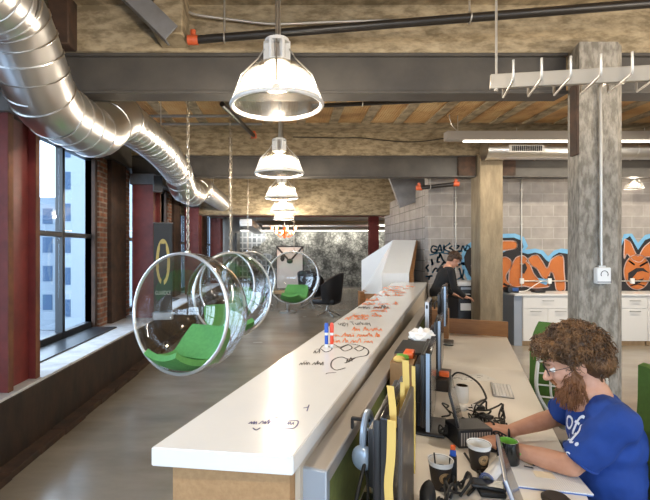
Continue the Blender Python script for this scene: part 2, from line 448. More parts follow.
# ------------------------------------------------------------------ mesh builder
class MB:
    def __init__(self):
        self.bm = bmesh.new()
        self.mi = 0
    def _add(self, verts, faces, mi=None):
        vs = [self.bm.verts.new(v) for v in verts]
        for f in faces:
            try:
                fc = self.bm.faces.new([vs[i] for i in f])
                fc.material_index = self.mi if mi is None else mi
            except ValueError:
                pass
        return vs
    def box(self, c, s, rot=None, bevel=0.0, seg=1):
        b = bmesh.new()
        bmesh.ops.create_cube(b, size=1)
        for v in b.verts:
            v.co = Vector((v.co.x * s[0], v.co.y * s[1], v.co.z * s[2]))
        if bevel:
            bmesh.ops.bevel(b, geom=list(b.edges), offset=bevel, segments=seg, affect='EDGES', profile=0.5)
        mt = Matrix.Translation(c) @ (rot.to_4x4() if rot else Matrix())
        self.merge(b, mt)
        return self
    def b2(self, lo, hi, bevel=0.0, seg=1):
        c = [(lo[i] + hi[i]) / 2 for i in range(3)]
        s = [abs(hi[i] - lo[i]) for i in range(3)]
        return self.box(c, s, None, bevel, seg)
    def merge(self, b, mt=Matrix()):
        b.verts.index_update()
        self._add([mt @ v.co for v in b.verts], [[v.index for v in f.verts] for f in b.faces])
        b.free()
    def tube(self, pts, r, n=8, closed=False, caps=True):
        pts = [Vector(p) for p in pts]
        k = len(pts)
        rs = r if isinstance(r, (list, tuple)) else [r] * k
        tans = []
        for i in range(k):
            if closed:
                d = pts[(i + 1) % k] - pts[i - 1]
            else:
                d = pts[min(i + 1, k - 1)] - pts[max(i - 1, 0)]
            tans.append(d.normalized() if d.length > 1e-9 else Vector((0, 0, 1)))
        t0 = tans[0]
        up = Vector((0, 0, 1)) if abs(t0.z) < 0.9 else Vector((1, 0, 0))
        nrm = (up - t0 * up.dot(t0)).normalized()
        verts, faces = [], []
        for i in range(k):
            if i:
                q = tans[i - 1].rotation_difference(tans[i])
                nrm = (q @ nrm)
                nrm = (nrm - tans[i] * nrm.dot(tans[i])).normalized()
            bn = tans[i].cross(nrm)
            for j in range(n):
                a = 2 * PI * j / n
                verts.append(pts[i] + (nrm * math.cos(a) + bn * math.sin(a)) * rs[i])
        for i in range(k if closed else k - 1):
            i2 = (i + 1) % k
            for j in range(n):
                j2 = (j + 1) % n
                faces.append((i * n + j, i * n + j2, i2 * n + j2, i2 * n + j))
        if caps and not closed:
            faces.append(tuple(range(n - 1, -1, -1)))
            faces.append(tuple(range((k - 1) * n, k * n)))
        self._add(verts, faces)
        return self
    def lathe(self, prof, n=24, c=(0, 0, 0), rot=None, closed=False):
        """prof: (radius, z) pairs; rot turns the axis"""
        c = Vector(c)
        verts, faces, rows = [], [], []
        for r, z in prof:
            if r < 1e-6:
                rows.append([len(verts)])
                verts.append(Vector((0, 0, z)))
            else:
                rows.append(list(range(len(verts), len(verts) + n)))
                for j in range(n):
                    a = 2 * PI * j / n
                    verts.append(Vector((r * math.cos(a), r * math.sin(a), z)))
        pairs = list(zip(rows, rows[1:]))
        if closed:
            pairs.append((rows[-1], rows[0]))
        for A, B in pairs:
            for j in range(n):
                j2 = (j + 1) % n
                if len(A) == 1 and len(B) == 1:
                    continue
                if len(A) == 1:
                    faces.append((A[0], B[j2], B[j]))
                elif len(B) == 1:
                    faces.append((A[j], A[j2], B[0]))
                else:
                    faces.append((A[j], A[j2], B[j2], B[j]))
        if rot:
            verts = [rot @ v for v in verts]
        self._add([v + c for v in verts], faces)
        return self
    def prism(self, poly, fn, d0, d1):
        """poly: 2-D outline; fn(u, v, d) -> point"""
        n = len(poly)
        a = [Vector(fn(u, v, d0)) for u, v in poly]
        b = [Vector(fn(u, v, d1)) for u, v in poly]
        faces = [tuple(range(n - 1, -1, -1)), tuple(range(n, 2 * n))]
        faces += [(i, (i + 1) % n, n + (i + 1) % n, n + i) for i in range(n)]
        self._add(a + b, faces)
        return self
    def ball(self, c, r, rot=None, sub=2):
        b = bmesh.new()
        bmesh.ops.create_icosphere(b, subdivisions=sub, radius=1)
        rr = r if isinstance(r, (tuple, list)) else (r, r, r)
        for v in b.verts:
            v.co = Vector((v.co.x * rr[0], v.co.y * rr[1], v.co.z * rr[2]))
        self.merge(b, Matrix.Translation(c) @ (rot.to_4x4() if rot else Matrix()))
        return self
    def capsule(self, p0, p1, r0, r1=None, n=14, flat0=False, flat1=False, k=5):
        r1 = r0 if r1 is None else r1
        p0, p1 = Vector(p0), Vector(p1)
        d = (p1 - p0).normalized()
        pts, rs = [], []
        if not flat0:
            for i in range(k):
                a = PI / 2 * (1 - i / k)
                pts.append(p0 - d * r0 * math.sin(a))
                rs.append(max(r0 * math.cos(a), r0 * 0.05))
        m = 6
        for i in range(m + 1):
            pts.append(p0.lerp(p1, i / m))
            rs.append(r0 + (r1 - r0) * i / m)
        if not flat1:
            for i in range(1, k + 1):
                a = PI / 2 * i / k
                pts.append(p1 + d * r1 * math.sin(a))
                rs.append(max(r1 * math.cos(a), r1 * 0.05))
        return self.tube(pts, rs, n)
    def sheet(self, grid, th):
        """grid[i][j] of points -> sheet with thickness th (along local normals)"""
        ni, nj = len(grid), len(grid[0])
        g = [[Vector(p) for p in row] for row in grid]
        def nrm(i, j):
            a = g[min(i + 1, ni - 1)][j] - g[max(i - 1, 0)][j]
            b = g[i][min(j + 1, nj - 1)] - g[i][max(j - 1, 0)]
            v = a.cross(b)
            return v.normalized() if v.length > 1e-12 else Vector((0, 0, 1))
        top = [[g[i][j] + nrm(i, j) * th / 2 for j in range(nj)] for i in range(ni)]
        bot = [[g[i][j] - nrm(i, j) * th / 2 for j in range(nj)] for i in range(ni)]
        verts = [p for row in top for p in row] + [p for row in bot for p in row]
        o = ni * nj
        faces = []
        for i in range(ni - 1):
            for j in range(nj - 1):
                a, b, c, d = i * nj + j, i * nj + j + 1, (i + 1) * nj + j + 1, (i + 1) * nj + j
                faces.append((a, d, c, b))
                faces.append((o + a, o + b, o + c, o + d))
        for j in range(nj - 1):
            faces.append((j, j + 1, o + j + 1, o + j))
            k = (ni - 1) * nj
            faces.append((k + j + 1, k + j, o + k + j, o + k + j + 1))
        for i in range(ni - 1):
            a, b = i * nj, (i + 1) * nj
            faces.append((b, a, o + a, o + b))
            a, b = i * nj + nj - 1, (i + 1) * nj + nj - 1
            faces.append((a, b, o + b, o + a))
        self._add(verts, faces)
        return self
    def build(self, name, mats, parent=None, angle=38, recalc=True):
        bm = self.bm
        if recalc:
            bmesh.ops.recalc_face_normals(bm, faces=list(bm.faces))
        ca = R(angle)
        for f in bm.faces:
            f.smooth = True
        for e in bm.edges:
            if len(e.link_faces) == 2 and e.calc_face_angle(0) > ca:
                e.smooth = False
        me = bpy.data.meshes.new(name)
        bm.to_mesh(me)
        bm.free()
        for m in (mats if isinstance(mats, (list, tuple)) else [mats]):
            me.materials.append(M[m] if isinstance(m, str) else m)
        o = bpy.data.objects.new(name, me)
        COL.objects.link(o)
        if parent is not None:
            o.parent = parent
        return o

def thing(name, label, cat, loc=(0, 0, 0), rotz=0.0, group=None):
    o = bpy.data.objects.new(name, None)
    o.empty_display_size = 0.1
    COL.objects.link(o)
    o.location = loc
    o.rotation_euler = (0, 0, rotz)
    return tag(o, label, cat, group)

def tag(o, label, cat, group=None):
    o['label'] = label
    o['category'] = cat
    if group:
        o['group'] = group
    return o

def struct(o):
    o['kind'] = 'structure'
    return o

def copy_tree(o, parent=None):
    c = o.copy()
    COL.objects.link(c)
    if parent is not None:
        c.parent = parent
    for ch in list(o.children):
        copy_tree(ch, c)
    return c

def again(proto, loc, rotz, label, group=None):
    c = copy_tree(proto)
    c.location = loc
    c.rotation_euler = (0, 0, rotz)
    c['label'] = label
    if group:
        c['group'] = group
    return c

def blob(mb, voxel, name, m, parent, smooth=4, wrinkle=0.0):
    """fuse the overlapping closed shapes of mb into one continuous surface"""
    me = bpy.data.meshes.new(name)
    mb.bm.to_mesh(me)
    mb.bm.free()
    o = bpy.data.objects.new(name, me)
    COL.objects.link(o)
    rm = o.modifiers.new('fuse', 'REMESH')
    rm.mode = 'VOXEL'
    rm.voxel_size = voxel
    sm = o.modifiers.new('soft', 'SMOOTH')
    sm.iterations = smooth
    sm.factor = 0.5
    dg = bpy.context.evaluated_depsgraph_get()
    me2 = bpy.data.meshes.new_from_object(o.evaluated_get(dg))
    bpy.data.objects.remove(o)
    if wrinkle:
        me2.calc_loop_triangles()
        ns = [v.normal.copy() for v in me2.vertices]
        for v, nn in zip(me2.vertices, ns):
            v.co += nn * wrinkle * noise.fractal(v.co * 11, 1.0, 2.0, 2)
    me2.polygons.foreach_set('use_smooth', [True] * len(me2.polygons))
    me2.materials.clear()
    me2.materials.append(M[m])
    r = bpy.data.objects.new(name, me2)
    COL.objects.link(r)
    r.parent = parent
    return r

# from a point of the picture to the floor-parallel plane at height h, or to the depth y
def at(px, py, h):
    s = (250 - py) / (h - H)
    return Vector(((px - 285) / s, F / s, h))

def pt(px, py, y):
    return Vector(((px - 285) * y / F, y, H + (250 - py) * y / F))

def bez(pts, n=8):
    """Catmull-Rom through the points"""
    p = [Vector(q) for q in pts]
    p = [p[0] * 2 - p[1]] + p + [p[-1] * 2 - p[-2]]
    out = []
    for i in range(1, len(p) - 2):
        for k in range(n):
            t = k / n
            a, b, c, d = p[i - 1], p[i], p[i + 1], p[i + 2]
            out.append(0.5 * ((2 * b) + (c - a) * t + (2 * a - 5 * b + 4 * c - d) * t * t + (3 * b - a - 3 * c + d) * t ** 3))
    out.append(p[-2])
    return out

# ================================================================== THE ROOM
YB, YF = 18.3, -4.0          # far wall, wall behind the camera
XL, XR = -2.75, 9.0
ZC = 3.56
BAY = 3.65
BEAMS = [-3.95, -0.30, 3.35, 7.0, 10.65, 14.3]

struct(MB().b2((-3.1, YF - 0.2, -0.2), (XR + 0.2, YB + 0.2, 0)).build('floor', 'floor'))

# ceiling: clay tile fields between concrete ribs that run away from the camera
c = MB()
c.b2((-3.1, YF - 0.2, ZC), (XR + 0.2, YB + 0.2, ZC + 0.2))
c.mi = 1
x = -2.7
while x < XR:
    c.b2((x - 0.065, YF, ZC - 0.025), (x + 0.065, YB, ZC + 0.01))
    x += 0.49
for yb in BEAMS:
    c.b2((-3.0, yb - 0.45, ZC - 0.03), (XR, yb + 0.02, ZC + 0.01))
    c.b2((-3.0, yb + 0.38, ZC - 0.03), (XR, yb + 0.85, ZC + 0.01))
struct(c.build('ceiling', ['tile', 'conc']))

# concrete beams
for i, yb in enumerate(BEAMS):
    z0 = 2.49 if i == 4 else 3.16
    o = struct(MB().b2((-2.95, yb, z0), (XR, yb + 0.4, ZC), 0.012).build('trim_%d' % (i + 1), 'conc'))

# walls
struct(MB().b2((-2.95, YF, 0), (-2.05, YB, 0.515), 0.006).build('wall_left', 'low_wall'))
struct(MB().b2((-2.95, YF, 2.95), (-2.50, YB, ZC)).build('wall_left_upper', 'steel_dark'))
mw = MB()
mw.b2((-2.95, YB, 0), (XR, YB + 0.2, ZC))
mw.mi = 1
mw.b2((-1.92, YB - 0.03, 0.06), (4.6, YB + 0.01, 2.42))
struct(mw.build('wall_back', ['plaster', 'mural']))
# low wall, head and piers around windows added behind the camera for cool daylight
f = MB()
f.b2((-2.95, YF - 0.2, 0), (XR, YF, 0.6))
f.b2((-2.95, YF - 0.2, 2.95), (XR, YF, ZC))
FX = [(-2.3, 0.9), (1.3, 4.5), (4.9, 8.1)]
for xa, xb in ((-2.95, -2.3), (0.9, 1.3), (4.5, 4.9), (8.1, XR)):
    f.b2((xa, YF - 0.2, 0.6), (xb, YF, 2.95))
struct(f.build('wall_front', 'plaster'))
struct(MB().b2((XR, YF, 0), (XR + 0.2, YB, ZC)).build('wall_right', 'block_side'))
gw = struct(MB().b2((2.6, 7.8, 0), (XR, 8.0, ZC)).build('wall_graffiti', 'block'))
struct(MB().b2((2.595, 7.995, 0), (2.8, 11.2, 2.8)).build('wall_side', 'block_side'))
struct(MB().b2((2.6, 11.0, 0), (XR, 11.2, ZC)).build('wall_far_side', 'block'))
struct(MB().b2((-1.9, 17.75, 2.44), (5.2, YB, ZC)).build('trim_soffit', 'plaster'))
b = MB()
for k in range(60):
    y0 = YF + k * 0.37
    b.b2((-2.06, y0, 0), (-1.925 + random.uniform(-0.012, 0.012), y0 + 0.372, 0.05 + random.uniform(-0.006, 0.008)), 0.004)
struct(b.build('baseboard_left', 'rust'))
struct(MB().b2((-2.72, YF, 0.51), (-2.055, YB, 0.535), 0.006).build('trim_sill', 'sill'))
# dark door in the far left corner
d = struct(MB().b2((-2.0, 17.2, 0), (-1.93, 18.28, 2.3), 0.005).build('door_1', 'steel_dark'))
MB().b2((-1.93, 17.3, 0.95), (-1.88, 17.34, 1.15), 0.01).build('door_handle', 'brushed', d)

# brick piers between the windows
PIERS = [(2.46 + 3.6 * k, 3.65 + 3.6 * k) for k in range(-1, 5)]
for i, (y0, y1) in enumerate(PIERS):
    p = MB()
    p.b2((-2.82, y0, 0.52), (-2.62, y1, 2.96))
    p.mi = 1
    p.b2((-2.80, y0 - 0.05, 0.52), (-2.645, y0 + 0.02, 2.96), 0.01)
    p.b2((-2.63, y0 + 0.28, 0.52), (-2.555, y0 + 0.86, 2.96), 0.01)
    struct(p.build('wall_left_pier', ['brick', 'rust']))

# windows
for i in range(-2, 5):
    y0, y1 = 3.65 + 3.6 * i, 6.06 + 3.6 * i
    if y0 < YF:
        continue
    w = bpy.data.objects.new('window_%d' % (i + 3), None)
    COL.objects.link(w)
    w.location = (XL, y0, 0.52)
    struct(w)
    L, Ht = y1 - y0, 2.43
    f = MB()
    for yy, ww in ((0, 0.10), (L / 3, 0.055), (2 * L / 3, 0.055), (L, 0.10)):
        f.b2((-0.05, yy - ww / 2, 0), (0.05, yy + ww / 2, Ht), 0.006)
    for zz, ww in ((0.05, 0.10), (1.29, 0.06), (Ht - 0.04, 0.08)):
        f.b2((-0.045, 0, zz - ww / 2), (0.045, L, zz + ww / 2), 0.006)
    f.build('window_frame', 'win_frame', w)
    for j in range(3):
        for za, zb in ((0.1, 1.26), (1.32, Ht - 0.08)):
            MB().b2((-0.004, j * L / 3 + 0.028, za), (0.004, (j + 1) * L / 3 - 0.028, zb)).build('pane', 'pane', w)
    MB().b2((0.07, 0.05, 0.015), (0.40, L - 0.05, 0.03), 0.003).build('sill_mat', 'mat_black', w)
    # daylight sampling guide for this opening
    ld = bpy.data.lights.new('daylight', 'AREA')
    ld.shape = 'RECTANGLE'
    ld.size, ld.size_y = Ht, L
    ld.cycles.is_portal = True
    lo = bpy.data.objects.new('window_daylight', ld)
    COL.objects.link(lo)
    lo.location = (XL - 0.12, (y0 + y1) / 2, 0.52 + Ht / 2)
    lo.rotation_euler = (0, R(-90), 0)

for i, (xa, xb) in enumerate(FX):  # unseen windows added in the front wall to bring in cool fill daylight
    w = bpy.data.objects.new('window_%d' % (8 + i), None)
    COL.objects.link(w)
    w.location = (xa, YF - 0.1, 0.6)
    struct(w)
    L, Ht = xb - xa, 2.35
    f = MB()
    for k in range(5):
        f.b2((k * L / 4 - 0.03, -0.05, 0), (k * L / 4 + 0.03, 0.05, Ht), 0.005)
    for zz in (0.04, 1.25, Ht - 0.04):
        f.b2((0, -0.045, zz - 0.035), (L, 0.045, zz + 0.035), 0.005)
    f.build('window_frame', 'win_frame', w)
    for k in range(4):
        for za, zb in ((0.08, 1.21), (1.29, Ht - 0.08)):
            MB().b2((k * L / 4 + 0.03, -0.004, za), ((k + 1) * L / 4 - 0.03, 0.004, zb)).build('pane', 'pane', w)
    ld = bpy.data.lights.new('daylight', 'AREA')
    ld.shape = 'RECTANGLE'
    ld.size, ld.size_y = L, Ht
    ld.cycles.is_portal = True
    lo = bpy.data.objects.new('window_daylight', ld)
    COL.objects.link(lo)
    lo.location = ((xa + xb) / 2, YF - 0.22, 0.6 + Ht / 2)
    lo.rotation_euler = (R(90), 0, 0)

# ------------------------------------------------------------------ outside
struct(MB().b2((-3.2, -60, -4.2), (60, YF - 0.3, -4)).build('ground', 'snow'))
struct(MB().b2((-120, -40, -4.2), (-3.2, 140, -4)).build('ground', 'snow'))
def building(label, x0, x1, y0, y1, z1, matn, nx, nz, wx0, wx1, wz0, wz1):
    t = thing('office_building', label, 'building', ((x0 + x1) / 2, y0, -4))
    hx = (x1 - x0) / 2
    MB().b2((-hx, 0, 0), (hx, y1 - y0, z1 + 4), 0.05).build('wall', matn, t)
    dx, dz = (wx1 - wx0) / nx, (wz1 - wz0) / nz
    for i in range(nx):
        for j in range(nz):
            a = wx0 - (x0 + x1) / 2 + i * dx
            z = wz0 + 4 + j * dz
            MB().b2((a + dx * 0.14, -0.03, z + dz * 0.22), (a + dx * 0.86, 0.05, z + dz * 0.76)).build('window', 'bldg_dark', t)
    # windows on the flank that faces the street
    return t
building('low pale office block with rows of blue windows, outside the nearest window', -30, -16.0, 30, 44, 5.3, 'bldg', 8, 4, -23.5, -16.1, -3, 5)
building('tall pale tower with narrow windows at its left, outside the nearest window', -13.9, -11.2, 27, 36, 22, 'bldg_white', 1, 12, -13.85, -13.4, -3, 21)
building('distant pale block seen through the middle windows', -22, -11.0, 52, 66, 12, 'bldg_white', 6, 6, -21.6, -11.2, -3, 11.6)
building('distant blue-grey block seen through the far windows', -11, -6.0, 64, 80, 15, 'bldg', 4, 8, -10.7, -6.2, -3, 14.6)

# ------------------------------------------------------------------ columns and steel
def red_column(yc, label):
    t = thing('steel_column', label, 'column', (-2.27, yc, 0.535), 0, 'red steel columns along the windows')
    MB().b2((-0.17, -0.21, 0), (0.17, -0.15, 2.13), 0.004).build('flange', 'red', t)
    MB().b2((-0.17, 0.15, 0), (0.17, 0.21, 2.13), 0.004).build('flange', 'red', t)
    MB().b2((0.06, -0.15, 0), (0.11, 0.15, 2.13)).build('web', 'red', t)
    e = MB()
    for s in (-0.18, 0.18):
        e.b2((0.168, s - 0.03, 0), (0.174, s + 0.03, 2.13))
    e.build('rusty_edge', 'red_edge', t)
    MB().b2((-0.2, -0.24, 2.13), (0.2, 0.24, 2.30), 0.01).build('cap_plate', 'steel_grey', t)
    return t
for yc, l in ((3.47, 'dark red steel column at the left edge, nearest of the row by the windows'),
              (7.07, 'dark red steel column beside the black banner'),
              (10.67, 'dark red steel column beyond the banner, third along the windows'),
              (14.27, 'dark red steel column farthest along the window wall')):
    red_column(yc, l)
t = thing('steel_column', 'free-standing red steel column before the mural wall', 'column', (2.88, 14.0, 0))
MB().b2((-0.15, -0.12, 0), (0.15, -0.09, 2.7)).build('flange', 'red', t)
MB().b2((-0.15, 0.09, 0), (0.15, 0.12, 2.7)).build('flange', 'red', t)
MB().b2((-0.02, -0.09, 0), (0.02, 0.09, 2.7)).build('web', 'red', t)
tag(MB().b2((-2.4, 13.9, 2.70), (8.9, 14.12, 2.86), 0.01).build('steel_beam', 'red'), 'red steel beam crossing in front of the mural wall', 'beam')

def conc_column(x0, x1, y0, y1, ch, m, label):
    t = thing('concrete_column', label, 'column', ((x0 + x1) / 2, (y0 + y1) / 2, 0))
    a, b_ = (x1 - x0) / 2, (y1 - y0) / 2
    poly = [(-a + ch, -b_), (a - ch, -b_), (a, -b_ + ch), (a, b_ - ch), (a - ch, b_), (-a + ch, b_), (-a, b_ - ch), (-a, -b_ + ch)]
    MB().prism(poly, lambda u, v, d: (u, v, d), 0, 3.17).build('shaft', m, t)
    return t
c1 = thing('concrete_column', 'pitted grey concrete column in front, carrying a white thermostat box', 'column', (2.37, 3.4, 0))
MB().prism([(2.19, 3.2), (2.475, 3.2), (2.56, 3.27), (2.56, 3.62), (2.38, 3.62), (2.26, 3.43)], lambda u, v, d: (u - 2.37, v - 3.4, d), 0, 3.17).build('shaft', 'conc_grey', c1)
MB().b2((-0.20, -0.20, 2.33), (-0.178, -0.12, 2.86), 0.004).build('steel_plate', 'rust', c1)
conc_column(3.13, 3.50, 6.9, 7.24, 0.01, 'conc_tan', 'smooth tan concrete column beside the printer')

def steel_beam(x0, x1, y0, z0, z1, label, ends=()):
    t = thing('steel_beam', label, 'beam', (x0, y0, z0))
    L, h = x1 - x0, z1 - z0
    m = MB()
    m.b2((0, 0, 0), (L, 0.18, 0.025), 0.003)
    m.b2((0, 0, h - 0.025), (L, 0.18, h), 0.003)
    m.b2((0, 0.03, 0.02), (L, 0.06, h - 0.02))
    m.build('girder', 'steel_dark', t)
    for a, w in ends:
        MB().b2((a, -0.01, 0.02), (a + w, 0.16, h - 0.02)).build('end_plate', 'rust', t)
    return t
steel_beam(-2.5, 2.21, 3.35, 2.84, 3.158, 'dark steel beam nearest the camera, left of the front concrete column')
steel_beam(2.56, 8.99, 3.35, 2.84, 3.158, 'dark steel beam at upper right, right of the front concrete column')
steel_beam(-2.5, 3.12, 7.0, 2.81, 3.158, 'dark steel beam farther back, left of the tan column', [(5.32, 0.28)])
steel_beam(3.51, 8.99, 7.0, 2.81, 3.158, 'dark steel beam farther back, right of the tan column', [(0.02, 0.22)])

# concrete haunch, diagonal brace and stained post under the ceiling at upper left
tag(MB().b2((-0.96, 3.12, 3.19), (-0.745, 3.349, ZC - .002), 0.01).build('concrete_bracket', 'conc'), 'square concrete bracket on the ceiling beam above the orange pipe end', 'bracket')
tag(MB().b2((-1.78, 3.22, 3.165), (-1.62, 3.36, ZC), 0.01).build('stained_post', 'rust'), 'rust-stained block on the ceiling beam beside the big duct', 'block')
m = MB()
p0, p1 = Vector((-0.80, 3.03, 3.15)), Vector((-1.22, 3.03, 3.56))
dirv = (p1 - p0).normalized()
y_ = Vector((0, 1, 0))
x_ = y_.cross(dirv)
rot = Matrix((x_, y_, dirv)).transposed()
m.box((p0 + p1) / 2, (0.13, 0.012, (p1 - p0).length), rot, 0.002)
m.box((p0 + p1) / 2 + rot @ Vector((-0.06, 0.05, 0)), (0.012, 0.10, (p1 - p0).length), rot, 0.002)
tag(m.build('steel_brace', 'steel_grey'), 'grey diagonal steel angle brace at the ceiling, upper left', 'brace')

# ------------------------------------------------------------------ ducts
def zduct(y):
    keys = [(-9, 2.95), (2.30, 2.95), (2.95, 2.585), (3.50, 2.585), (4.05, 2.85), (6.2, 2.75), (6.75, 2.58), (7.35, 2.58), (7.85, 2.77), (99, 2.77)]
    for (a, za), (b_, zb) in zip(keys, keys[1:]):
        if a <= y <= b_:
            u = (y - a) / (b_ - a)
            return za + (zb - za) * (0.5 - 0.5 * math.cos(PI * u))
dt = thing('air_duct', 'big silver spiral duct snaking along the ceiling above the windows', 'duct', (-1.53, 0, 0))
def xduct(y):
    return -0.06 * math.sin((y - 2.3) * 1.7) if 2.3 < y < 8 else 0.0
def duct_run(y0, y1, r, name):
    ys = [y0 + (y1 - y0) * i / max(2, int((y1 - y0) / 0.06)) for i in range(max(2, int((y1 - y0) / 0.06)) + 1)]
    MB().tube([(xduct(y), y, zduct(y)) for y in ys], r, 32).build(name, 'galv', dt)
for a, b_, nm in ((-3.9, 2.30, 'spiral_section'), (2.30, 2.95, 'elbow'), (2.95, 3.50, 'elbow'), (3.50, 4.05, 'elbow'), (4.05, 6.2, 'spiral_section'),
                  (6.2, 6.75, 'elbow'), (6.75, 7.35, 'elbow'), (7.35, 7.85, 'elbow'), (7.85, 10.6, 'spiral_section')):
    duct_run(a, b_, 0.206 if nm == 'elbow' or a < 0 else 0.192, nm)
# seams: a spiral on the straight runs, single bands on the elbows
sm = MB()
for a, b_, pitch in ((-0.8, 2.75, 0.085), (4.1, 6.15, 0.10), (7.9, 10.5, 0.115)):
    n = int((b_ - a) / pitch * 20)
    pts = []
    for i in range(n + 1):
        y = a + (b_ - a) * i / n
        th = 2 * PI * i / 20
        dz_ = (zduct(y + 0.02) - zduct(y - 0.02)) / 0.04
        k_ = 1 / math.sqrt(1 + dz_ * dz_)
        pts.append((xduct(y) + 0.212 * math.cos(th) * (1 if a < 0 else .92), y - dz_ * k_ * (0.208 if a < 0 else .194) * math.sin(th), zduct(y) + k_ * (0.208 if a < 0 else .194) * math.sin(th)))
    sm.tube(pts, 0.0045, 5)
for y in (2.8, 2.95, 3.12, 3.3, 3.5, 3.78, 4.05, 6.2, 6.45, 6.75, 7.05, 7.35, 7.6, 7.85):
    dz = (zduct(y + 0.02) - zduct(y - 0.02)) / 0.04
    nv = Vector((0, 1, dz)).normalized()
    u = Vector((1, 0, 0))
    v = nv.cross(u)
    sm.tube([Vector((xduct(y), y, zduct(y))) + u * 0.207 * math.cos(2 * PI * k / 32) + v * 0.207 * math.sin(2 * PI * k / 32) for k in range(32)], 0.007, 6, True)
sm.build('seam', 'galv', dt)
hb = MB()
for y in (1.6, 5.3, 9.2):
    hb.tube([(0, y, zduct(y) + 0.2), (0, y, ZC - 0.02)], 0.006, 6)
hb.build('hanger_rod', 'conduit', dt)

# duct across the bay on the right with its grille, hung behind the tube light
t = thing('air_duct', 'horizontal round silver duct with a grille, upper right behind the tube light', 'duct', (3.12, 6.72, 3.18))
MB().tube([(0, 0, 0), (5.8, 0, 0)], 0.15, 28).build('pipe_section', 'galv', t)
MB().tube([(-0.01, 0, 0), (0.03, 0, 0)], 0.157, 28).build('end_cap', 'galv', t)
s = MB()
for k in range(12):
    xx = 0.3 + 0.5 * k
    s.tube([(xx, 0.152 * math.cos(a * PI / 14), 0.152 * math.sin(a * PI / 14)) for a in range(28)], 0.004, 5, True)
s.build('seam', 'galv', t)
g = MB().b2((0.30, -0.162, -0.065), (0.84, -0.12, 0.045), 0.004).build('grille', 'white', t)
g2 = MB()
for k in range(16):
    g2.b2((0.345 + k * 0.029, -0.168, -0.05), (0.362 + k * 0.029, -0.158, 0.03))
g2.build('slot', 'black', g)
h = MB()
for xx in (0.5, 2.5, 4.5):
    h.tube([(xx, 0, 0.14), (xx, 0, 0.36)], 0.006, 6)
h.build('hanger_rod', 'conduit', t)
tag(MB().tube([(-0.8, 15.2, 2.47), (8.8, 15.2, 2.47)], 0.15, 20).tube([(0, 15.2, 2.6), (0, 15.2, 3.54)], .008, 6).tube([(4, 15.2, 2.6), (4, 15.2, 3.54)], .008, 6).build('air_duct', 'galv'), 'long silver duct crossing in front of the far mural, under the red beam', 'duct')
tag(MB().tube([(-1.6, 16.4, 2.62), (8.8, 16.4, 2.62)], 0.11, 20).build('air_duct', 'galv'), 'thinner silver duct crossing the far wall above the mural', 'duct')
tag(MB().b2((-1.22, 11.6, 2.26), (-0.88, 17.3, 2.46), 0.01).tube([(-1.05, 12, 2.45), (-1.05, 12, 3.54)], .008, 6).tube([(-1.05, 16, 2.45), (-1.05, 16, 3.54)], .008, 6).build('flat_duct', 'galv'), 'flat silver duct running towards the mural, far left', 'duct')

# ------------------------------------------------------------------ pipes and conduits
def pipe(label, pts, r, m='pipe_black', ends=(), name='sprinkler_pipe', cat='pipe', hangers=()):
    t = thing(name, label, cat, pts[0])
    o = Vector(pts[0])
    if not hangers and name == 'sprinkler_pipe':
        hangers = [Vector(pts[0]).lerp(Vector(pts[-1]), .3)]
    MB().tube([Vector(p) - o for p in pts], r, 12).build('pipe_run', m, t)
    for e in ends:
        e = Vector(e) - o
        MB().ball(e, r * 1.25, None, 2).tube([e + Vector((-r * 1.3, 0, 0)), e + Vector((r * 1.3, 0, 0))], r * 1.2, 10).tube(
            [e, e + Vector((0, 0, r * 2.4))], r * 0.7, 8).build('coupling', 'pipe_red', t)
    for e in hangers:
        e = Vector(e) - o
        MB().tube([e, (e.x, e.y, ZC - o.z - 0.02)], 0.007, 6).tube([e + Vector((0, math.cos(a) * (r + .006), math.sin(a) * (r + .006))) for a in [k * PI / 6 for k in range(12)]], 0.006, 5, True).build('hanger', 'conduit', t)
    return t
a, b_ = pt(193, 40, 3.20), pt(660, 2.5, 2.85)
pipe('black sprinkler pipe with an orange coupling crossing above the nearest pendant', [a, b_], 0.030, ends=[a], hangers=[a.lerp(b_, 0.075), a.lerp(b_, 0.62)])
a, b_ = pt(222, 104, 4.9), pt(254, 136, 6.3)
pipe('short dark pipe with red end fitting on the ceiling tiles, left of the second pendant', [a, b_], 0.03, ends=[b_])
a, b_ = pt(312, 106, 4.5), pt(470, 99, 4.9)
pipe('thin black pipe under the ceiling tiles, right of the nearest pendant', [a, b_], 0.022)
a, b_ = pt(419, 188, 7.25), pt(456, 184, 7.1)
pipe('short black pipe with two red couplings left of the tan column', [a, b_], 0.035, ends=[a, b_])
a, b_ = pt(121, 116, 5.8), pt(262, 116, 5.8)
pipe('thin conduit across the ceiling tiles above the left chains', [a, b_], 0.02, 'steel_grey', name='conduit_pipe')
a, b_ = pt(135, 124, 6.3), pt(262, 124, 6.3)
pipe('second thin conduit across the ceiling tiles, just behind the first', [a, b_], 0.02, 'steel_grey', name='conduit_pipe')
pipe('thin pale conduit curving along the ceiling beam behind the black pipe', bez([pt(189, 12, 3.28), pt(197, 15, 3.28), pt(235, 20, 3.3), pt(275, 24, 3.3), pt(330, 22, 3.3), pt(400, 20, 3.3)]), 0.010, 'conduit', name='conduit_pipe')
pipe('loose cable sagging along the second ceiling beam', bez([pt(293, 137, 6.95), pt(340, 138, 6.95), pt(362, 138, 6.95), pt(410, 142, 6.95), pt(455, 137, 6.95)]), 0.008, 'pipe_black', name='cable', cat='cable')
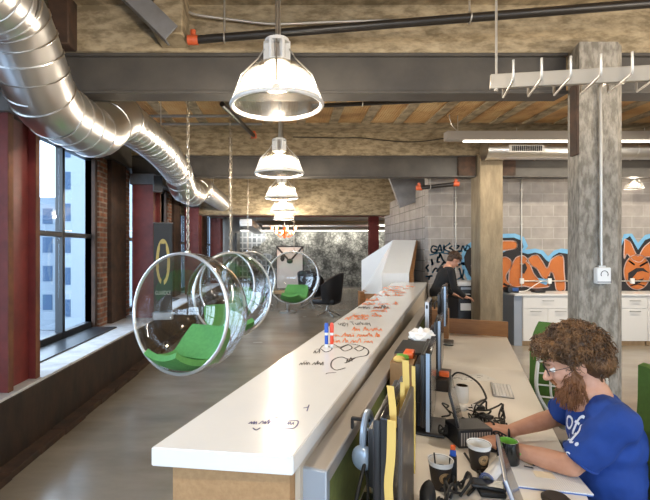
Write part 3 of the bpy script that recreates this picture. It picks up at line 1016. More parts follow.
# stair stringer glimpsed above the side wall
m = MB()
p0, p1 = pt(392, 188, 8.6), pt(422, 177, 8.6)
dirv = (p1 - p0).normalized()
m.box((p0 + p1) / 2 + Vector((0, 0, 0.02)), (0.10, 0.9, (p1 - p0).length), dirv.to_track_quat('Z', 'Y').to_matrix(), 0.004)
tag(m.build('stair_stringer', 'steel_grey'), 'sloping grey steel soffit above the grey block wall', 'stringer')

# wall conduits
def wall_conduit(label, x, y, z0, z1, r=0.012, elbow=None):
    t = thing('wall_conduit', label, 'conduit', (x, y, z0))
    pts = [(0, 0, 0), (0, 0, z1 - z0)]
    MB().tube(pts, r, 8).build('tube', 'conduit', t)
    k = MB()
    for f in (0.2, 0.55, 0.85):
        k.b2((-r * 2, -r * 1.1, (z1 - z0) * f), (r * 2, r * 1.2, (z1 - z0) * f + 0.02))
    k.build('strap', 'conduit', t)
    return t
wall_conduit('vertical white conduit on the block wall above the standing man', 3.09, 7.78, 1.2, 2.8)
wall_conduit('vertical grey conduit on the graffiti wall right of the tan column', 4.28, 7.78, 0.95, 3.0)
t = thing('wall_conduit', 'thin pale conduit running level across the graffiti above the white cabinets', 'conduit', (4.28, 7.775, 1.06))
MB().tube([(0, 0, 0), (4.6, 0, 0)], 0.012, 8).build('tube', 'conduit', t)
for xx in (0, 0.5, 2.0):
    MB().b2((xx - 0.035, -0.02, -0.05), (xx + 0.035, 0.02, 0.05), 0.005).build('outlet_box', 'white_gloss', t)

# thermostat box and its conduit on the front column
t = thing('thermostat_box', 'white box with a round dial and conduit on the front concrete column', 'box', (pt(601, 275, 3.19).x, 3.2, 1.43))
MB().b2((-0.052, -0.045, -0.06), (0.052, 0, 0.062), 0.006).build('case', 'white_gloss', t)
MB().b2((-0.052, -0.047, -0.048), (0.052, -0.044, -0.042)).build('seam_line', 'black', t)
MB().tube([(0.026 * math.cos(a * PI / 12), -0.046, 0.012 + 0.026 * math.sin(a * PI / 12)) for a in range(-2, 15)], 0.0025, 6).build('dial_ring', 'black', t)
MB().tube(bez([(-0.005, -0.02, 0.06), (-0.008, -0.02, 0.8), (-0.012, -0.02, 1.30), (-0.008, -0.02, 1.40), (0.06, -0.02, 1.425), (0.16, -0.02, 1.425)], 6), 0.011, 8).build('conduit', 'conduit', t)
MB().b2((-0.03, -0.03, 0.062), (0.02, -0.005, 0.075)).build('connector', 'conduit', t)

# ================================================================== LAMPS
def point(name, parent, loc, power, col, rad):
    l = bpy.data.lights.new(name, 'POINT')
    l.energy = power
    l.color = col
    l.shadow_soft_size = rad
    o = bpy.data.objects.new(name, l)
    COL.objects.link(o)
    o.parent = parent
    o.location = loc
    return o

def pendant(loc, label, sc=1.0, power=PENDANT_POWER, group=None):
    """bell of ribbed acrylic on a rod; loc is the centre of the rim"""
    t = thing('pendant_lamp', label, 'lamp', loc, 0, group)
    prof = [(0.242, 0.0), (0.238, 0.03), (0.225, 0.075), (0.203, 0.12), (0.172, 0.163), (0.135, 0.198), (0.095, 0.222), (0.066, 0.232)]
    prof = [(r * sc, z * sc) for r, z in prof]
    MB().lathe(prof, 48).build('lamp_shade', 'shade', t, recalc=False)
    MB().tube([(0.245 * sc * math.cos(a * PI / 24), 0.245 * sc * math.sin(a * PI / 24), 0) for a in range(48)], 0.0115 * sc, 8, True).build('rim', 'white', t)
    MB().lathe([(0.0, -0.012 * sc), (0.12 * sc, -0.009 * sc), (0.236 * sc, 0.0)], 48).build('lens', 'lens', t, recalc=False)
    n = MB()
    n.lathe([(0.0, 0.225 * sc), (0.07 * sc, 0.225 * sc), (0.07 * sc, 0.24 * sc), (0.03 * sc, 0.245 * sc)], 24)
    for k in range(6):
        a = k * PI / 3
        n.box((0.058 * sc * math.cos(a), 0.058 * sc * math.sin(a), 0.295 * sc), (0.03 * sc, 0.018 * sc, 0.11 * sc), Matrix.Rotation(a, 3, 'Z'), 0.003 * sc)
    n.lathe([(0.0, 0.335 * sc), (0.07 * sc, 0.335 * sc), (0.066 * sc, 0.355 * sc), (0.02 * sc, 0.372 * sc), (0.0, 0.372 * sc)], 24)
    n.build('lamp_neck', 'white', t)
    MB().lathe([(0.0, 0.23 * sc), (0.035 * sc, 0.235 * sc), (0.035 * sc, 0.33 * sc), (0.0, 0.335 * sc)], 16).build('ballast', 'alu', t)
    MB().tube([(0, 0, 0.36 * sc), (0, 0, ZC - loc[2] - 0.02)], 0.009, 8).tube([(0.016, 0, 0.36 * sc), (0.016, 0, ZC - loc[2] - 0.02)], 0.006, 8).build('stem', 'brushed', t)
    s = MB()
    for sx in (-1, 1):
        s.tube([(0.068 * sc * sx, -0.02, 0.30 * sc), (0.10 * sc * sx, -0.03, 0.245 * sc), (0.19 * sc * sx, -0.05, 0.15 * sc), (0.243 * sc * sx, -0.05, 0.01)], 0.0035, 6)
    s.tube([(0, -0.07 * sc, 0.33 * sc), (0, -0.12 * sc, 0.226 * sc), (0, -0.246 * sc, 0.02)], 0.0045, 6)
    s.box((0, -0.246 * sc, 0.012), (0.04 * sc, 0.016 * sc, 0.026 * sc), None, 0.003)
    s.build('stay_wire', 'brushed', t)
    b = MB().lathe([(0.0, 0.082 * sc), (0.05 * sc, 0.086 * sc), (0.098 * sc, 0.105 * sc), (0.10 * sc, 0.135 * sc), (0.07 * sc, 0.18 * sc), (0.03 * sc, 0.205 * sc), (0.022 * sc, 0.235 * sc)], 24).build('bulb', 'bulb', t)
    if power:
        point('lamp_light', t, (0, 0, 0.045 * sc), power, (1.0, 0.90, 0.76), 0.03 * sc)
    return t
M['lens'] = thin_clear('ribbed_lens', (0.52, 0.49, 0.45), 0.16, 0.6, 0.25, 3.0)
LAMPS = [(-0.044, 2.34, 2.405, 'largest clear bell pendant lamp, nearest the camera, above the counter end'),
         (-0.06, 4.42, 2.405, 'second clear bell pendant lamp, just below the nearest one in the row'),
         (-0.05, 6.50, 2.405, 'third clear bell pendant lamp in the row'),
         (-0.04, 8.55, 2.395, 'fourth clear bell pendant lamp in the row, small'),
         (-0.03, 10.25, 2.36, 'farthest and smallest clear bell pendant lamp, above the amber chandelier')]
for x, y, z, l in LAMPS:
    pendant((x, y, z), l, 1.0, group='bell pendants in a row above the aisle')
# unseen pendants added behind the camera and over the desks for fill light
for x, y in ((0.0, 0.1), (0.0, -2.2), (3.2, 0.6), (3.2, -1.6), (6.0, 1.2)):
    pendant((x, y, 2.45), 'clear bell pendant lamp added out of view behind the camera for fill light', 1.0, group='added fill pendants behind the camera')
for x, y in ((3.6, 14.5), (5.4, 5.4), (3.5, 2.1)):
    pendant((x, y, 2.5), 'clear bell pendant lamp added out of view for fill light', 1.0, group='added fill pendants out of view')
pendant((pt(634, 187, 7.3).x, 7.3, pt(634, 188.5, 7.3).z), 'small white bell lamp hanging before the block wall at right', 0.55, 8)

# tube light on the right
t = thing('tube_light', 'long grey linear tube light at upper right, in front of the round duct', 'lamp', (2.30, 6.1, 3.19))
MB().b2((0, 0, 0), (6.2, 0.14, 0.125), 0.006).build('housing', 'lamp_grey', t)
MB().b2((0.26, 0.04, -0.022), (6.1, 0.10, 0.002), 0.008).build('tube', 'tube', t)
h = MB()
for xx in (0.18, 2.4, 5.0):
    h.tube([(xx, 0.07, 0.125), (xx, 0.07, 0.36)], 0.006, 6)
h.tube(bez([(0.18, 0.05, 0.12), (0.1, 0.05, 0.2), (0.06, 0.05, 0.3), (0.05, 0.05, 0.37)]), 0.008, 6)
h.build('hanger', 'conduit', t)
l = bpy.data.lights.new('tube_lamp', 'AREA')
l.shape, l.size, l.size_y, l.energy, l.color = 'RECTANGLE', 5.8, 0.1, TUBE_POWER, (1.0, 0.88, 0.70)
lo = bpy.data.objects.new('tube_lamp', l)
COL.objects.link(lo)
lo.parent = t
lo.location = (3.2, 0.07, -0.045)
# cove tube that washes the mural
t = thing('cove_light', 'thin bright cove light along the top of the mural wall', 'lamp', (-1.85, 18.0, 2.42))
MB().b2((0, -0.06, 0), (6.4, 0.06, 0.02)).build('tube', 'cove', t)
l = bpy.data.lights.new('cove_lamp', 'AREA')
l.shape, l.size, l.size_y, l.energy, l.color = 'RECTANGLE', 6.3, 0.1, 45, (1.0, 0.95, 0.85)
lo = bpy.data.objects.new('cove_lamp', l)
COL.objects.link(lo)
lo.parent = t
lo.location = (3.2, -0.05, -0.012)
lo.rotation_euler = (R(18), 0, 0)

# amber chandelier
cz = pt(284.5, 231, 12.6)
t = thing('chandelier', 'amber glass chandelier glowing below the farthest pendant', 'chandelier', cz)
MB().tube([(0, 0, 0.1), (0, 0, ZC - cz.z - 0.02)], 0.008, 6).build('stem', 'brushed', t)
MB().lathe([(0, -0.22), (0.04, -0.2), (0.03, -0.12), (0.06, -0.05), (0.03, 0.03), (0.045, 0.09), (0, 0.12)], 12).build('body', 'amber', t)
for k in range(14):
    a = 2 * PI * k / 14
    r0 = 0.36 if k % 2 else 0.26
    z0 = 0.05 if k % 2 else -0.08
    arm = MB().tube(bez([(0.03 * math.cos(a), 0.03 * math.sin(a), -0.05), (r0 * .5 * math.cos(a), r0 * .5 * math.sin(a), z0 - 0.1), (r0 * math.cos(a), r0 * math.sin(a), z0)], 5), 0.012, 6).build('arm', 'amber', t)
    MB().ball((r0 * math.cos(a), r0 * math.sin(a), z0 + 0.035), (0.034, 0.034, 0.055), None, 1).build('bulb', 'flame', arm)
point('chandelier_light', t, (0, 0, -0.05), 12, (1, 0.6, 0.3), 0.25)

# cable tray with cross rungs
a, b_ = pt(490, 82, 2.25), pt(665, 72.5, 2.03)
dv = (b_ - a)
t = thing('cable_tray', 'pale cable tray spine with upturned rungs hanging at upper right', 'cable tray', a, math.atan2(dv.y, dv.x))
L = math.hypot(dv.x, dv.y)
ty = Matrix.Rotation(-math.atan2(dv.z, L), 3, 'Y')
sp = MB().b2((0, -0.012, -0.037), (dv.length, 0.012, 0.037), 0.003)
bmesh.ops.rotate(sp.bm, verts=sp.bm.verts, matrix=ty, cent=(0, 0, 0))
sp.build('spine', 'tray', t)
for k in range(8):
    p = ty @ Vector((0.085 + k * 0.122, 0, 0))
    MB().tube([p + Vector((0, -0.13, 0.055)), p + Vector((0, -0.13, -0.03)), p + Vector((0, -0.122, -0.043)), p + Vector((0, 0.122, -0.043)), p + Vector((0, 0.13, -0.03)), p + Vector((0, 0.13, 0.02))], 0.0058, 8).build('rung', 'conduit', t)
MB().tube([(0.03, 0, 0.03), (0.03, 0, ZC - a.z - 0.02)], 0.006, 8).tube([(0.03, 0, -0.05), (0.03, 0, -0.03)], 0.011, 6).build('hanger_rod', 'conduit', t)
MB().tube([ty @ Vector((0.9, 0, 0.03)), (0.9, 0, ZC - a.z - 0.02)], 0.006, 8).build('hanger_rod', 'conduit', t)

# small grey loudspeaker on the column
p = pt(158, 184, 6.75)
t = thing('wall_speaker', 'small dark grey loudspeaker high beside the red column, above the banner', 'speaker', p, R(15))
MB().b2((-0.075, -0.09, -0.13), (0.075, 0.06, 0.13), 0.015, 2).build('case', 'steel_grey', t)
MB().b2((-0.06, -0.097, -0.115), (0.06, -0.088, 0.115), 0.004).build('grille', 'black', t)
MB().tube([(0, 0.06, 0), (-0.05, 0.2, 0.02), (-0.12, 0.28, 0.02)], 0.015, 8).build('bracket', 'black', t)

# ================================================================== BANNER
y = 6.7
p = pt(163, 262, y)
t = thing('banner', 'black hanging banner with an ochre oval emblem between red columns', 'banner', (p.x, y, 0.535), R(4))
zt, zb = pt(163, 223, y).z - 0.535, 0.12
hw = 0.142
MB().b2((-hw, -0.002, zb), (hw, 0.002, zt)).build('cloth', 'banner', t)
MB().tube([(-hw - 0.01, 0, zt), (hw + 0.01, 0, zt)], 0.009, 8).build('top_rail', 'brushed', t)
MB().b2((-hw - 0.01, -0.05, 0), (hw + 0.01, 0.05, 0.12), 0.01).build('base', 'brushed', t)
em = MB()
oc = pt(163, 262, y).z - 0.535
ra, rb = 0.108, 0.36
N = 40
def ell(k, s):
    a = 2 * PI * k / N
    return (ra * s * math.sin(a), oc + rb * s * math.cos(a))
for k in range(N):
    a0 = 2 * PI * k / N
    if 0.46 < (k / N) < 0.54:
        continue
    w0 = 0.60 if abs((k / N) - .5) > .18 else 0.66
    q = [ell(k, 1), ell(k + 1, 1), (ell(k + 1, w0)[0], oc + (ell(k + 1, 0.8)[1] - oc)), (ell(k, w0)[0], oc + (ell(k, 0.8)[1] - oc))]
    em.prism(q, lambda u, v, d: (u, d, v), -0.004, -0.002)
em.build('oval_emblem', 'banner_yellow', t)
# ragged dark figure outline inside the oval
fg = MB()
fg.prism([(-0.045, oc + 0.27), (-0.03, oc + 0.30), (-0.012, oc + 0.26), (0.012, oc + 0.26), (0.03, oc + 0.30), (0.045, oc + 0.27), (0.05, oc + 0.05), (0.066, oc + 0.02), (0.05, oc - 0.02), (0.045, oc - 0.24), (-0.045, oc - 0.24), (-0.05, oc - 0.02), (-0.066, oc + 0.02), (-0.05, oc + 0.05)], lambda u, v, d: (u, d, v), -0.006, -0.003)
fg.build('emblem_figure', 'banner', t)

def text_mesh(body, size, name, m, parent, mtx, extr=0.0006, align='CENTER', shear=0.0):
    cu = bpy.data.curves.new(name, 'FONT')
    cu.body = body
    cu.size = size
    cu.extrude = extr
    cu.align_x = align
    cu.align_y = 'CENTER'
    cu.shear = shear
    cu.resolution_u = 3
    o = bpy.data.objects.new(name, cu)
    COL.objects.link(o)
    dg = bpy.context.evaluated_depsgraph_get()
    me = bpy.data.meshes.new_from_object(o.evaluated_get(dg))
    bpy.data.objects.remove(o)
    me.transform(mtx)
    me.materials.clear()
    me.materials.append(M[m])
    r = bpy.data.objects.new(name, me)
    COL.objects.link(r)
    if parent is not None:
        r.parent = parent
    return r
UPRIGHT = Matrix(((1, 0, 0, 0), (0, 0, -1, 0), (0, 1, 0, 0), (0, 0, 0, 1)))    # text plane XY -> XZ facing -Y
zz = pt(163, 293, y).z - 0.535
text_mesh('GUARDCE', 0.060, 'lettering', 'banner_text', t, Matrix.Translation((0, -0.004, zz)) @ UPRIGHT @ Matrix.Diagonal((0.85, 1.5, 1, 1)))

# ================================================================== BUBBLE CHAIRS
def bubble_chair(label):
    t = thing('bubble_chair', label, 'hanging chair', (0, 0, 0), 0, 'hanging bubble chairs')
    Rs, rho = 0.545, 0.528
    n = Vector((0, -math.cos(R(5)), math.sin(R(5))))
    c = Vector((0, 0, 1.05))
    q = Vector((0, 0, 1)).rotation_difference(n).to_matrix()
    a0 = math.asin(rho / Rs)
    prof = [(Rs * math.sin(a), Rs * math.cos(a)) for a in [a0 + (PI - a0) * i / 40 for i in range(41)]]
    prof[-1] = (0, -Rs)
    sh = MB().lathe(prof, 64, c, q).build('shell', 'bubble', t, recalc=False)
    d0 = Rs * math.cos(a0)
    MB().tube([c + q @ Vector((rho * math.cos(k * PI / 32), rho * math.sin(k * PI / 32), d0)) for k in range(64)], 0.0155, 10, True).build('opening_ring', 'rim', t)
    g = []
    for i in range(11):
        row = []
        v = -0.35 + 0.46 * i / 10
        for j in range(11):
            k = (j - 5) / 5
            wd = 0.25 * (1 - 0.35 * max(0, -v - 0.12) / 0.24)
            u = k * wd
            row.append((u, v, 1.05 - math.sqrt(max(0.01, 0.487 ** 2 - u * u - v * v))))
        g.append(row)
    MB().sheet(g, 0.055).build('seat_cushion', 'green', t, 60)
    g = []
    for i in range(9):
        f = i / 8
        row = []
        for j in range(11):
            u = (j - 5) / 5 * (0.255 - 0.04 * f ** 4)
            row.append((u, 0.10 + 0.26 * f + 0.015 * math.sin(f * PI) - 0.25 * u * u, 1.05 - 0.455 + 0.24 * f + 0.03 * f * f + 0.35 * u * u * (1 - f)))
        g.append(row)
    MB().sheet(g, 0.055).build('back_cushion', 'green', t, 60)
    MB().lathe([(0, 1.59), (0.03, 1.59), (0.028, 1.61), (0.012, 1.625), (0, 1.625)], 16).build('hook_plate', 'chrome', t)
    ch = MB()
    z = 1.625
    k = 0
    while z < ZC - 0.05:
        # one oval link, alternately turned a quarter
        w, l = 0.0135, 0.034
        pts = []
        for i in range(12):
            a = 2 * PI * i / 12
            x_, z_ = w * math.cos(a), l * math.sin(a)
            pts.append((x_, 0, z + l + z_) if k % 2 == 0 else (0, x_, z + l + z_))
        ch.tube(pts, 0.0038, 5, True)
        z += 0.0555
        k += 1
    ch.build('chain', 'chain', t)
    return t
bc = bubble_chair('clear bubble chair with green cushions, largest and nearest, by the window wall')
bc.location = (-0.885, 3.92, 0)
bc.rotation_euler = (0, 0, R(-27))
for px, s, rz, l in ((230, 77, 30, 'clear bubble chair hanging just behind the largest one, opening to the right'),
                     (231.5, 63, -30, 'clear bubble chair seen through the second one, opening to the left'),
                     (248, 52, 34, 'clear bubble chair with only its rim showing, behind and right of the second one'),
                     (294, 48.5, -14, 'small clear bubble chair hanging apart in the aisle, opening to the camera')):
    yy = F / s
    again(bc, ((px - 285) / s, yy, 0), R(rz), l)

# ================================================================== COUNTER
zt = 1.07
A, B_, C_, D_ = at(151, 447.5, zt), at(293, 456.5, zt), at(427, 282.4, zt), at(393, 282.4, zt)
t = thing('counter', 'long white whiteboard-topped counter with marker writing running away from the camera', 'counter', (A.x, A.y, 0))
o = Vector((A.x, A.y, 0))
def quad(mb, pts, z0, z1):
    mb.prism([(p.x - o.x, p.y - o.y) for p in pts], lambda u, v, d: (u, v, d), z0, z1)
    return mb
q = quad(MB(), (A, B_, C_, D_), zt - 0.052, zt)
bmesh.ops.bevel(q.bm, geom=[e for e in q.bm.edges], offset=0.003, segments=2, affect='EDGES')
top = q.build('countertop', 'white_board', t)
def lerp4(u, w):       # u across, w along
    return A.lerp(B_, u).lerp(D_.lerp(C_, u), w)
base = quad(MB(), (lerp4(0.10, 0.006), lerp4(0.955, 0.004), lerp4(0.95, 0.99), lerp4(0.12, 0.99)), 0.0, zt - 0.053)
base.build('base_cabinet', 'mdf', t)
quad(MB(), (lerp4(0.958, 0.01), lerp4(0.992, 0.01), lerp4(0.992, 0.995), lerp4(0.958, 0.995)), 0.70, zt - 0.053).build('apron', 'beige', t)

ZI = zt + 0.0008
def ribbon(mb, pts, w, th=0.0005):
    """flat marker stroke lying on the counter (points in world space)"""
    pts = [Vector(p) for p in pts]
    for p, q_ in zip(pts, pts[1:]):
        d = q_ - p
        if d.length < 1e-5:
            continue
        nrm = Vector((-d.y, d.x, 0)).normalized() * w / 2
        e = d.normalized() * w * 0.3
        c4 = [p - e + nrm, q_ + e + nrm, q_ + e - nrm, p - e - nrm]
        mb._add([v - o for v in c4] + [v - o + Vector((0, 0, th)) for v in c4], [(3, 2, 1, 0), (4, 5, 6, 7), (0, 1, 5, 4), (1, 2, 6, 5), (2, 3, 7, 6), (3, 0, 4, 7)])
rr = random.Random(3)
def scribble(mb, px0, px1, py, hgt, w, skip=0.15):
    """a line of quick handwriting between two pixels columns at picture row py"""
    p0, p1 = at(px0, py, ZI), at(px1, py, ZI)
    e1 = (p1 - p0).normalized()
    L = (p1 - p0).length
    e2 = Vector((-e1.y, e1.x, 0))
    x = 0.0
    Yd = (p0.y + p1.y) / 2
    hgt = min(5.0, 1.5 + 3.5 * (py - 283) / 40) * Yd * Yd / 236
    e2 = Vector((0.2, 1, 0)).normalized()
    w = 0.95 * Yd / F
    while x < L:
        # one word: a running up-and-down stroke with a few taller letters and a crossing
        nl = rr.randint(2, 6)
        pts = []
        cw = Yd / F * rr.uniform(2.3, 3.2)
        for i in range(nl * 2 + 1):
            up_ = hgt * (rr.uniform(.45, .65) if rr.random() < .7 else rr.uniform(.85, 1.1)) if i % 2 else hgt * rr.uniform(-.05, .15)
            pts.append((x + i * cw * .5 + rr.uniform(-.25, .25) * cw, up_))
        if pts[-1][0] < L * 1.05:
            ribbon(mb, bez([p0 + e1 * u + e2 * v for u, v in pts], 3), w)
            if rr.random() < .5:
                k = rr.randint(0, len(pts) - 2)
                ribbon(mb, [p0 + e1 * pts[k][0] + e2 * hgt * .8, p0 + e1 * (pts[k][0] + cw) + e2 * hgt * .85], w)
        x += cw * (nl + 1.2)
m = MB()
for px0, px1, py, hh in ((331, 372, 343, .08), (333, 378, 337, .09), (352, 383, 331, .10), (336, 344, 331, .1), (352, 386, 317, .13), (345, 383, 320, .1), (375, 405, 309, .1), (383, 412, 293, .1), (384, 418, 289, .1),
                         (372, 402, 312, .14), (362, 400, 305, .16), (366, 398, 301, .18), (374, 408, 296, .18), (388, 416, 291, .2), (390, 420, 287, .2)):
    scribble(m, px0, px1, py, hh, 0.0075 + 0.001 * hh)
m.build('orange_marker_writing', 'ink_orange', top)
# black headline on the counter
def counter_text(body, px, py, size, m_, name, stretch=2.0):
    p = at(px, py, ZI)
    return text_mesh(body, size, name, m_, top, Matrix.Translation(p - o) @ Matrix.Rotation(R(2), 4, 'Z') @ Matrix.Diagonal((1, stretch, 1, 1)), 0.0003, shear=0.3)
counter_text('ugly Turkey', 353.5, 323.5, 0.052, 'ink_black', 'black_marker_writing', 4.2)
m = MB()
scribble(m, 358, 392, 308.5, 0.05, 0.008, 0.1)
def loop(mb, pxs, w):
    ribbon(mb, bez([at(x_, y_, ZI) for x_, y_ in pxs], 6), w)
# cloud-like doodle with arrows
loop(m, [(319, 350), (324, 345), (333, 344), (340, 347), (350, 344), (361, 346), (368, 350), (367, 355), (358, 357), (349, 359), (341, 357), (333, 360), (331, 366), (336, 370), (345, 368)], 0.0068)
loop(m, [(340, 348), (345, 351), (352, 348), (348, 345), (341, 348)], 0.0068)
loop(m, [(354, 348), (359, 351), (364, 348), (360, 346), (355, 348)], 0.0068)
loop(m, [(321, 349), (326, 352), (332, 349), (328, 346)], 0.0068)
loop(m, [(345, 363), (350, 361), (355, 358)], 0.0068)
scribble(m, 322, 334, 350, 0.05, 0.005)
scribble(m, 346, 358, 362, 0.05, 0.005)
scribble(m, 313, 320, 353, 0.05, 0.005)
scribble(m, 299, 322, 365, 0.06, 0.005)
scribble(m, 303, 315, 370, 0.04, 0.005)
loop(m, [(326, 374), (328, 373), (336, 372.5)], 0.004)
m.build('black_marker_doodles', 'ink_black', top)
m = MB()
scribble(m, 249, 276, 424, 0.045, 0.0035)
loop(m, [(253, 428), (256, 430), (260, 428)], 0.0038)
loop(m, [(284, 424), (281, 428), (294, 428), (298, 421), (286, 421)], 0.0038)
loop(m, [(275, 418), (277, 417), (279, 418)], 0.0038)
loop(m, [(304, 408), (308, 407), (309, 405), (307, 411)], 0.0038)
scribble(m, 286, 295, 425, 0.02, 0.003)
m.build('blue_marker_notes', 'ink_blue', top)

# two markers standing on their ends
for px, mm, l in ((326.5, 'blue_plastic', 'blue-capped marker pen standing upright on the counter'), (331.8, 'red_plastic', 'red-capped marker pen standing upright on the counter')):
    p = at(px, 347.5, zt + 0.001)
    k = thing('marker_pen', l, 'marker pen', p, 0)
    MB().lathe([(0, 0), (0.0095, 0), (0.010, 0.004), (0.010, 0.088), (0, 0.088)], 16).build('barrel', 'white_gloss', k)
    MB().lathe([(0.0103, 0.02), (0.0103, 0.07)], 16).build('print', mm, k)
    MB().lathe([(0, 0.085), (0.0115, 0.085), (0.0115, 0.128), (0.009, 0.138), (0, 0.138)], 16).build('cap', mm, k)

# angular kiosk at the far end of the counter
FL, FR = pt(382, 273.5, 7.5), pt(409, 273.5, 7.5)
TL, TR = pt(393, 240, 8.3), pt(416, 240, 8.3)
BL, BR = Vector((FL.x, FL.y, 0.85)), Vector((FR.x, FR.y, 0.85))
SL, SB = pt(361.5, 260.5, 9.4), pt(361.5, 293.5, 9.4)
SR, SBR = Vector((TR.x, SL.y, SL.z)), Vector((TR.x, SL.y, SB.z))
t = thing('angular_kiosk', 'faceted white kiosk with a sloping face beyond the counter end', 'kiosk', (FL.x, FL.y, 0))
o2 = Vector((FL.x, FL.y, 0))
V = [FL, FR, TL, TR, BL, BR, SL, SB, SR, SBR]
m = MB()
m._add([v - o2 for v in V], [(4, 5, 1, 0), (0, 1, 3, 2), (0, 2, 6, 7, 4), (2, 3, 8, 6), (6, 8, 9, 7), (4, 7, 9, 5), (1, 5, 9, 8, 3)])
m.build('shell', 'white_board', t)
off = Vector((0.012, 0.01, 0))
e = MB()
e._add([v - o2 + off for v in (BR, FR, TR, BR + Vector((0.1, 0.1, 0)), FR + Vector((0.1, 0.1, 0)), TR + Vector((0.04, 0.05, -0.02)))], [(0, 1, 4, 3), (1, 2, 5, 4), (0, 3, 4, 1), (1, 4, 5, 2)])
e.b2((FR.x - o2.x + 0.012, 0.05, 0.05), (FR.x - o2.x + 0.10, 0.35, 1.18))
e.build('plywood_edge', 'wood', t)
MB().b2((0.0, 0.25, 0), (0.42, 1.86, 0.76)).b2((-0.10, 1.6, 0), (0.3, 1.87, 0.73)).build('plinth', 'wood', t)

# ================================================================== DESK ISLAND
ANG = R(-22.5)
UX, UY = math.cos(R(67.5)), math.sin(R(67.5))      # along the desks
VX, VY = UY, -UX                                   # towards the chairs
O = Vector((0.118, 1.21, 0))
def D(a, b, z=0.0):
    return Vector((O.x + UX * a + VX * b, O.y + UY * a + VY * b, z))
ZD = 0.73

# partition (local: x = b across, y = a along)
t = thing('partition', 'grey-railed desk partition with olive felt panel beside the counter', 'partition', (O.x, O.y, 0), ANG)
MB().b2((-0.074, 0, 0.952), (0.0, 3.72, 1.0), 0.004).build('top_rail', 'alu', t)
MB().b2((-0.074, -0.006, 0), (0.0, 0.03, 0.998), 0.004).build('end_post', 'alu_blue', t)
MB().b2((-0.074, 3.69, 0), (0.0, 3.726, 0.998), 0.004).build('end_post', 'alu_blue', t)
for a0 in (0.03, 1.255, 2.48):
    MB().b2((-0.056, a0, 0.10), (-0.012, a0 + 1.21, 0.952), 0.003).build('felt_panel', 'felt', t)

def desk(a0, a1, label):
    t = thing('desk', label, 'desk', D(a0, 0.012), ANG, 'white desks in a row')
    L = a1 - a0
    MB().b2((0, 0.0015, ZD - 0.03), (0.756, L - 0.0015, ZD), 0.003).build('desktop', 'desk', t)
    for x_, y_ in ((0.06, 0.08), (0.66, 0.08), (0.06, L - 0.08), (0.66, L - 0.08)):
        MB().b2((x_ - 0.025, y_ - 0.025, 0), (x_ + 0.025, y_ + 0.025, ZD - 0.031), 0.004).build('leg', 'alu', t)
    return t
desk(-0.30, 1.06, 'white desk in front, covered with cups, cables and papers')
desk(1.06, 2.42, 'white desk in the middle, with white mug and keyboard')
desk(2.42, 3.77, 'white empty desk farthest away, against the wooden end panel')
t = thing('end_panel', 'low oak panel closing the far end of the desk row', 'panel', D(3.772, 0.10), ANG)
MB().b2((0, 0, 0), (0.68, 0.025, 0.885), 0.003).build('board', 'wood', t)

# ================================================================== WHITE CABINETS BY THE GRAFFITI WALL
ycab = 7.25
def px2x(px, y_=ycab):
    return (px - 285) * y_ / F
def cabinet(px0, px1, doors, label):
    x0, x1 = px2x(px0), px2x(px1)
    t = thing('cabinet', label, 'cabinet', (x0, ycab, 0), 0, 'white cabinets along the graffiti wall')
    w = x1 - x0
    MB().b2((0.001, 0.02, 0.08), (w - 0.001, 0.545, 0.845)).build('carcass', 'white', t)
    MB().b2((0.01, 0.05, 0), (w - 0.01, 0.5, 0.08)).build('plinth', 'wood_lt', t)
    def handle(x_, z_, par, l=0.17):
        MB().tube([(x_ - l / 2, 0, z_), (x_ - l / 2, -0.025, z_), (x_ + l / 2, -0.025, z_), (x_ + l / 2, 0, z_)], 0.006, 6).build('handle', 'brushed', par)
    dr = MB().b2((0.004, 0, 0.635), (w - 0.004, 0.02, 0.84), 0.003).build('drawer', 'white', t)
    handle(w / 2, 0.765, dr)
    for k in range(doors):
        a_, b2_ = w * k / doors, w * (k + 1) / doors
        do = MB().b2((a_ + 0.004, 0, 0.085), (b2_ - 0.004, 0.02, 0.629), 0.003).build('door', 'white', t)
        handle((a_ + b2_) / 2, 0.585, do)
    return t
cabinet(523, 573, 2, 'white double-door cabinet nearest the tan column, with black devices on top')
cabinet(573, 621.5, 2, 'white double-door cabinet behind the front concrete column')
cabinet(621.5, 648, 1, 'white single-door cabinet just right of the front concrete column')
cabinet(648, 698, 2, 'white cabinet cut by the right edge of the picture')
t = tag(MB().b2((px2x(523) - 0.15, ycab - 0.02, 0.846), (px2x(700), 7.797, 0.88), 0.004).build('worktop', 'white_gloss'), 'long white worktop over the cabinets by the graffiti', 'worktop')
tag(MB().b2((px2x(523) - 0.14, ycab + 0.02, 0), (px2x(523) - 0.002, 7.79, 0.845), 0.003).build('side_panel', 'alu_blue'), 'grey-white end panel left of the white cabinets', 'panel')
x0 = px2x(514)
t = thing('desk_phone', 'black desk phone at the left end of the white worktop', 'phone', (x0, 7.45, 0.88))
MB().b2((-0.03, -0.06, 0), (0.17, 0.12, 0.10), 0.02, 2).build('body', 'black', t)
MB().tube([(-0.01, -0.05, 0.12), (-0.01, 0.1, 0.14)], 0.022, 8).build('handset', 'black', t)
MB().b2((0.05, -0.065, 0.03), (0.15, -0.055, 0.09), 0.004).build('screen', 'lid_blue', t)
t = tag(MB().b2((px2x(541), 7.42, 0.88), (px2x(552), 7.55, 0.925), 0.01, 2).build('adapter', 'black'), 'low black adapter on the white worktop, right of the phone', 'adapter')
tag(MB().tube(bez([(x0 + 0.19, 7.5, 0.89), (x0 + 0.4, 7.6, 0.9), (x0 + 0.6, 7.68, 0.99), (x0 + 0.75, 7.72, 1.06), (x0 + 0.86, 7.755, 1.06)]), 0.008, 6).build('cable', 'white'), 'white cable running from the phone up to the wall outlet', 'cable')

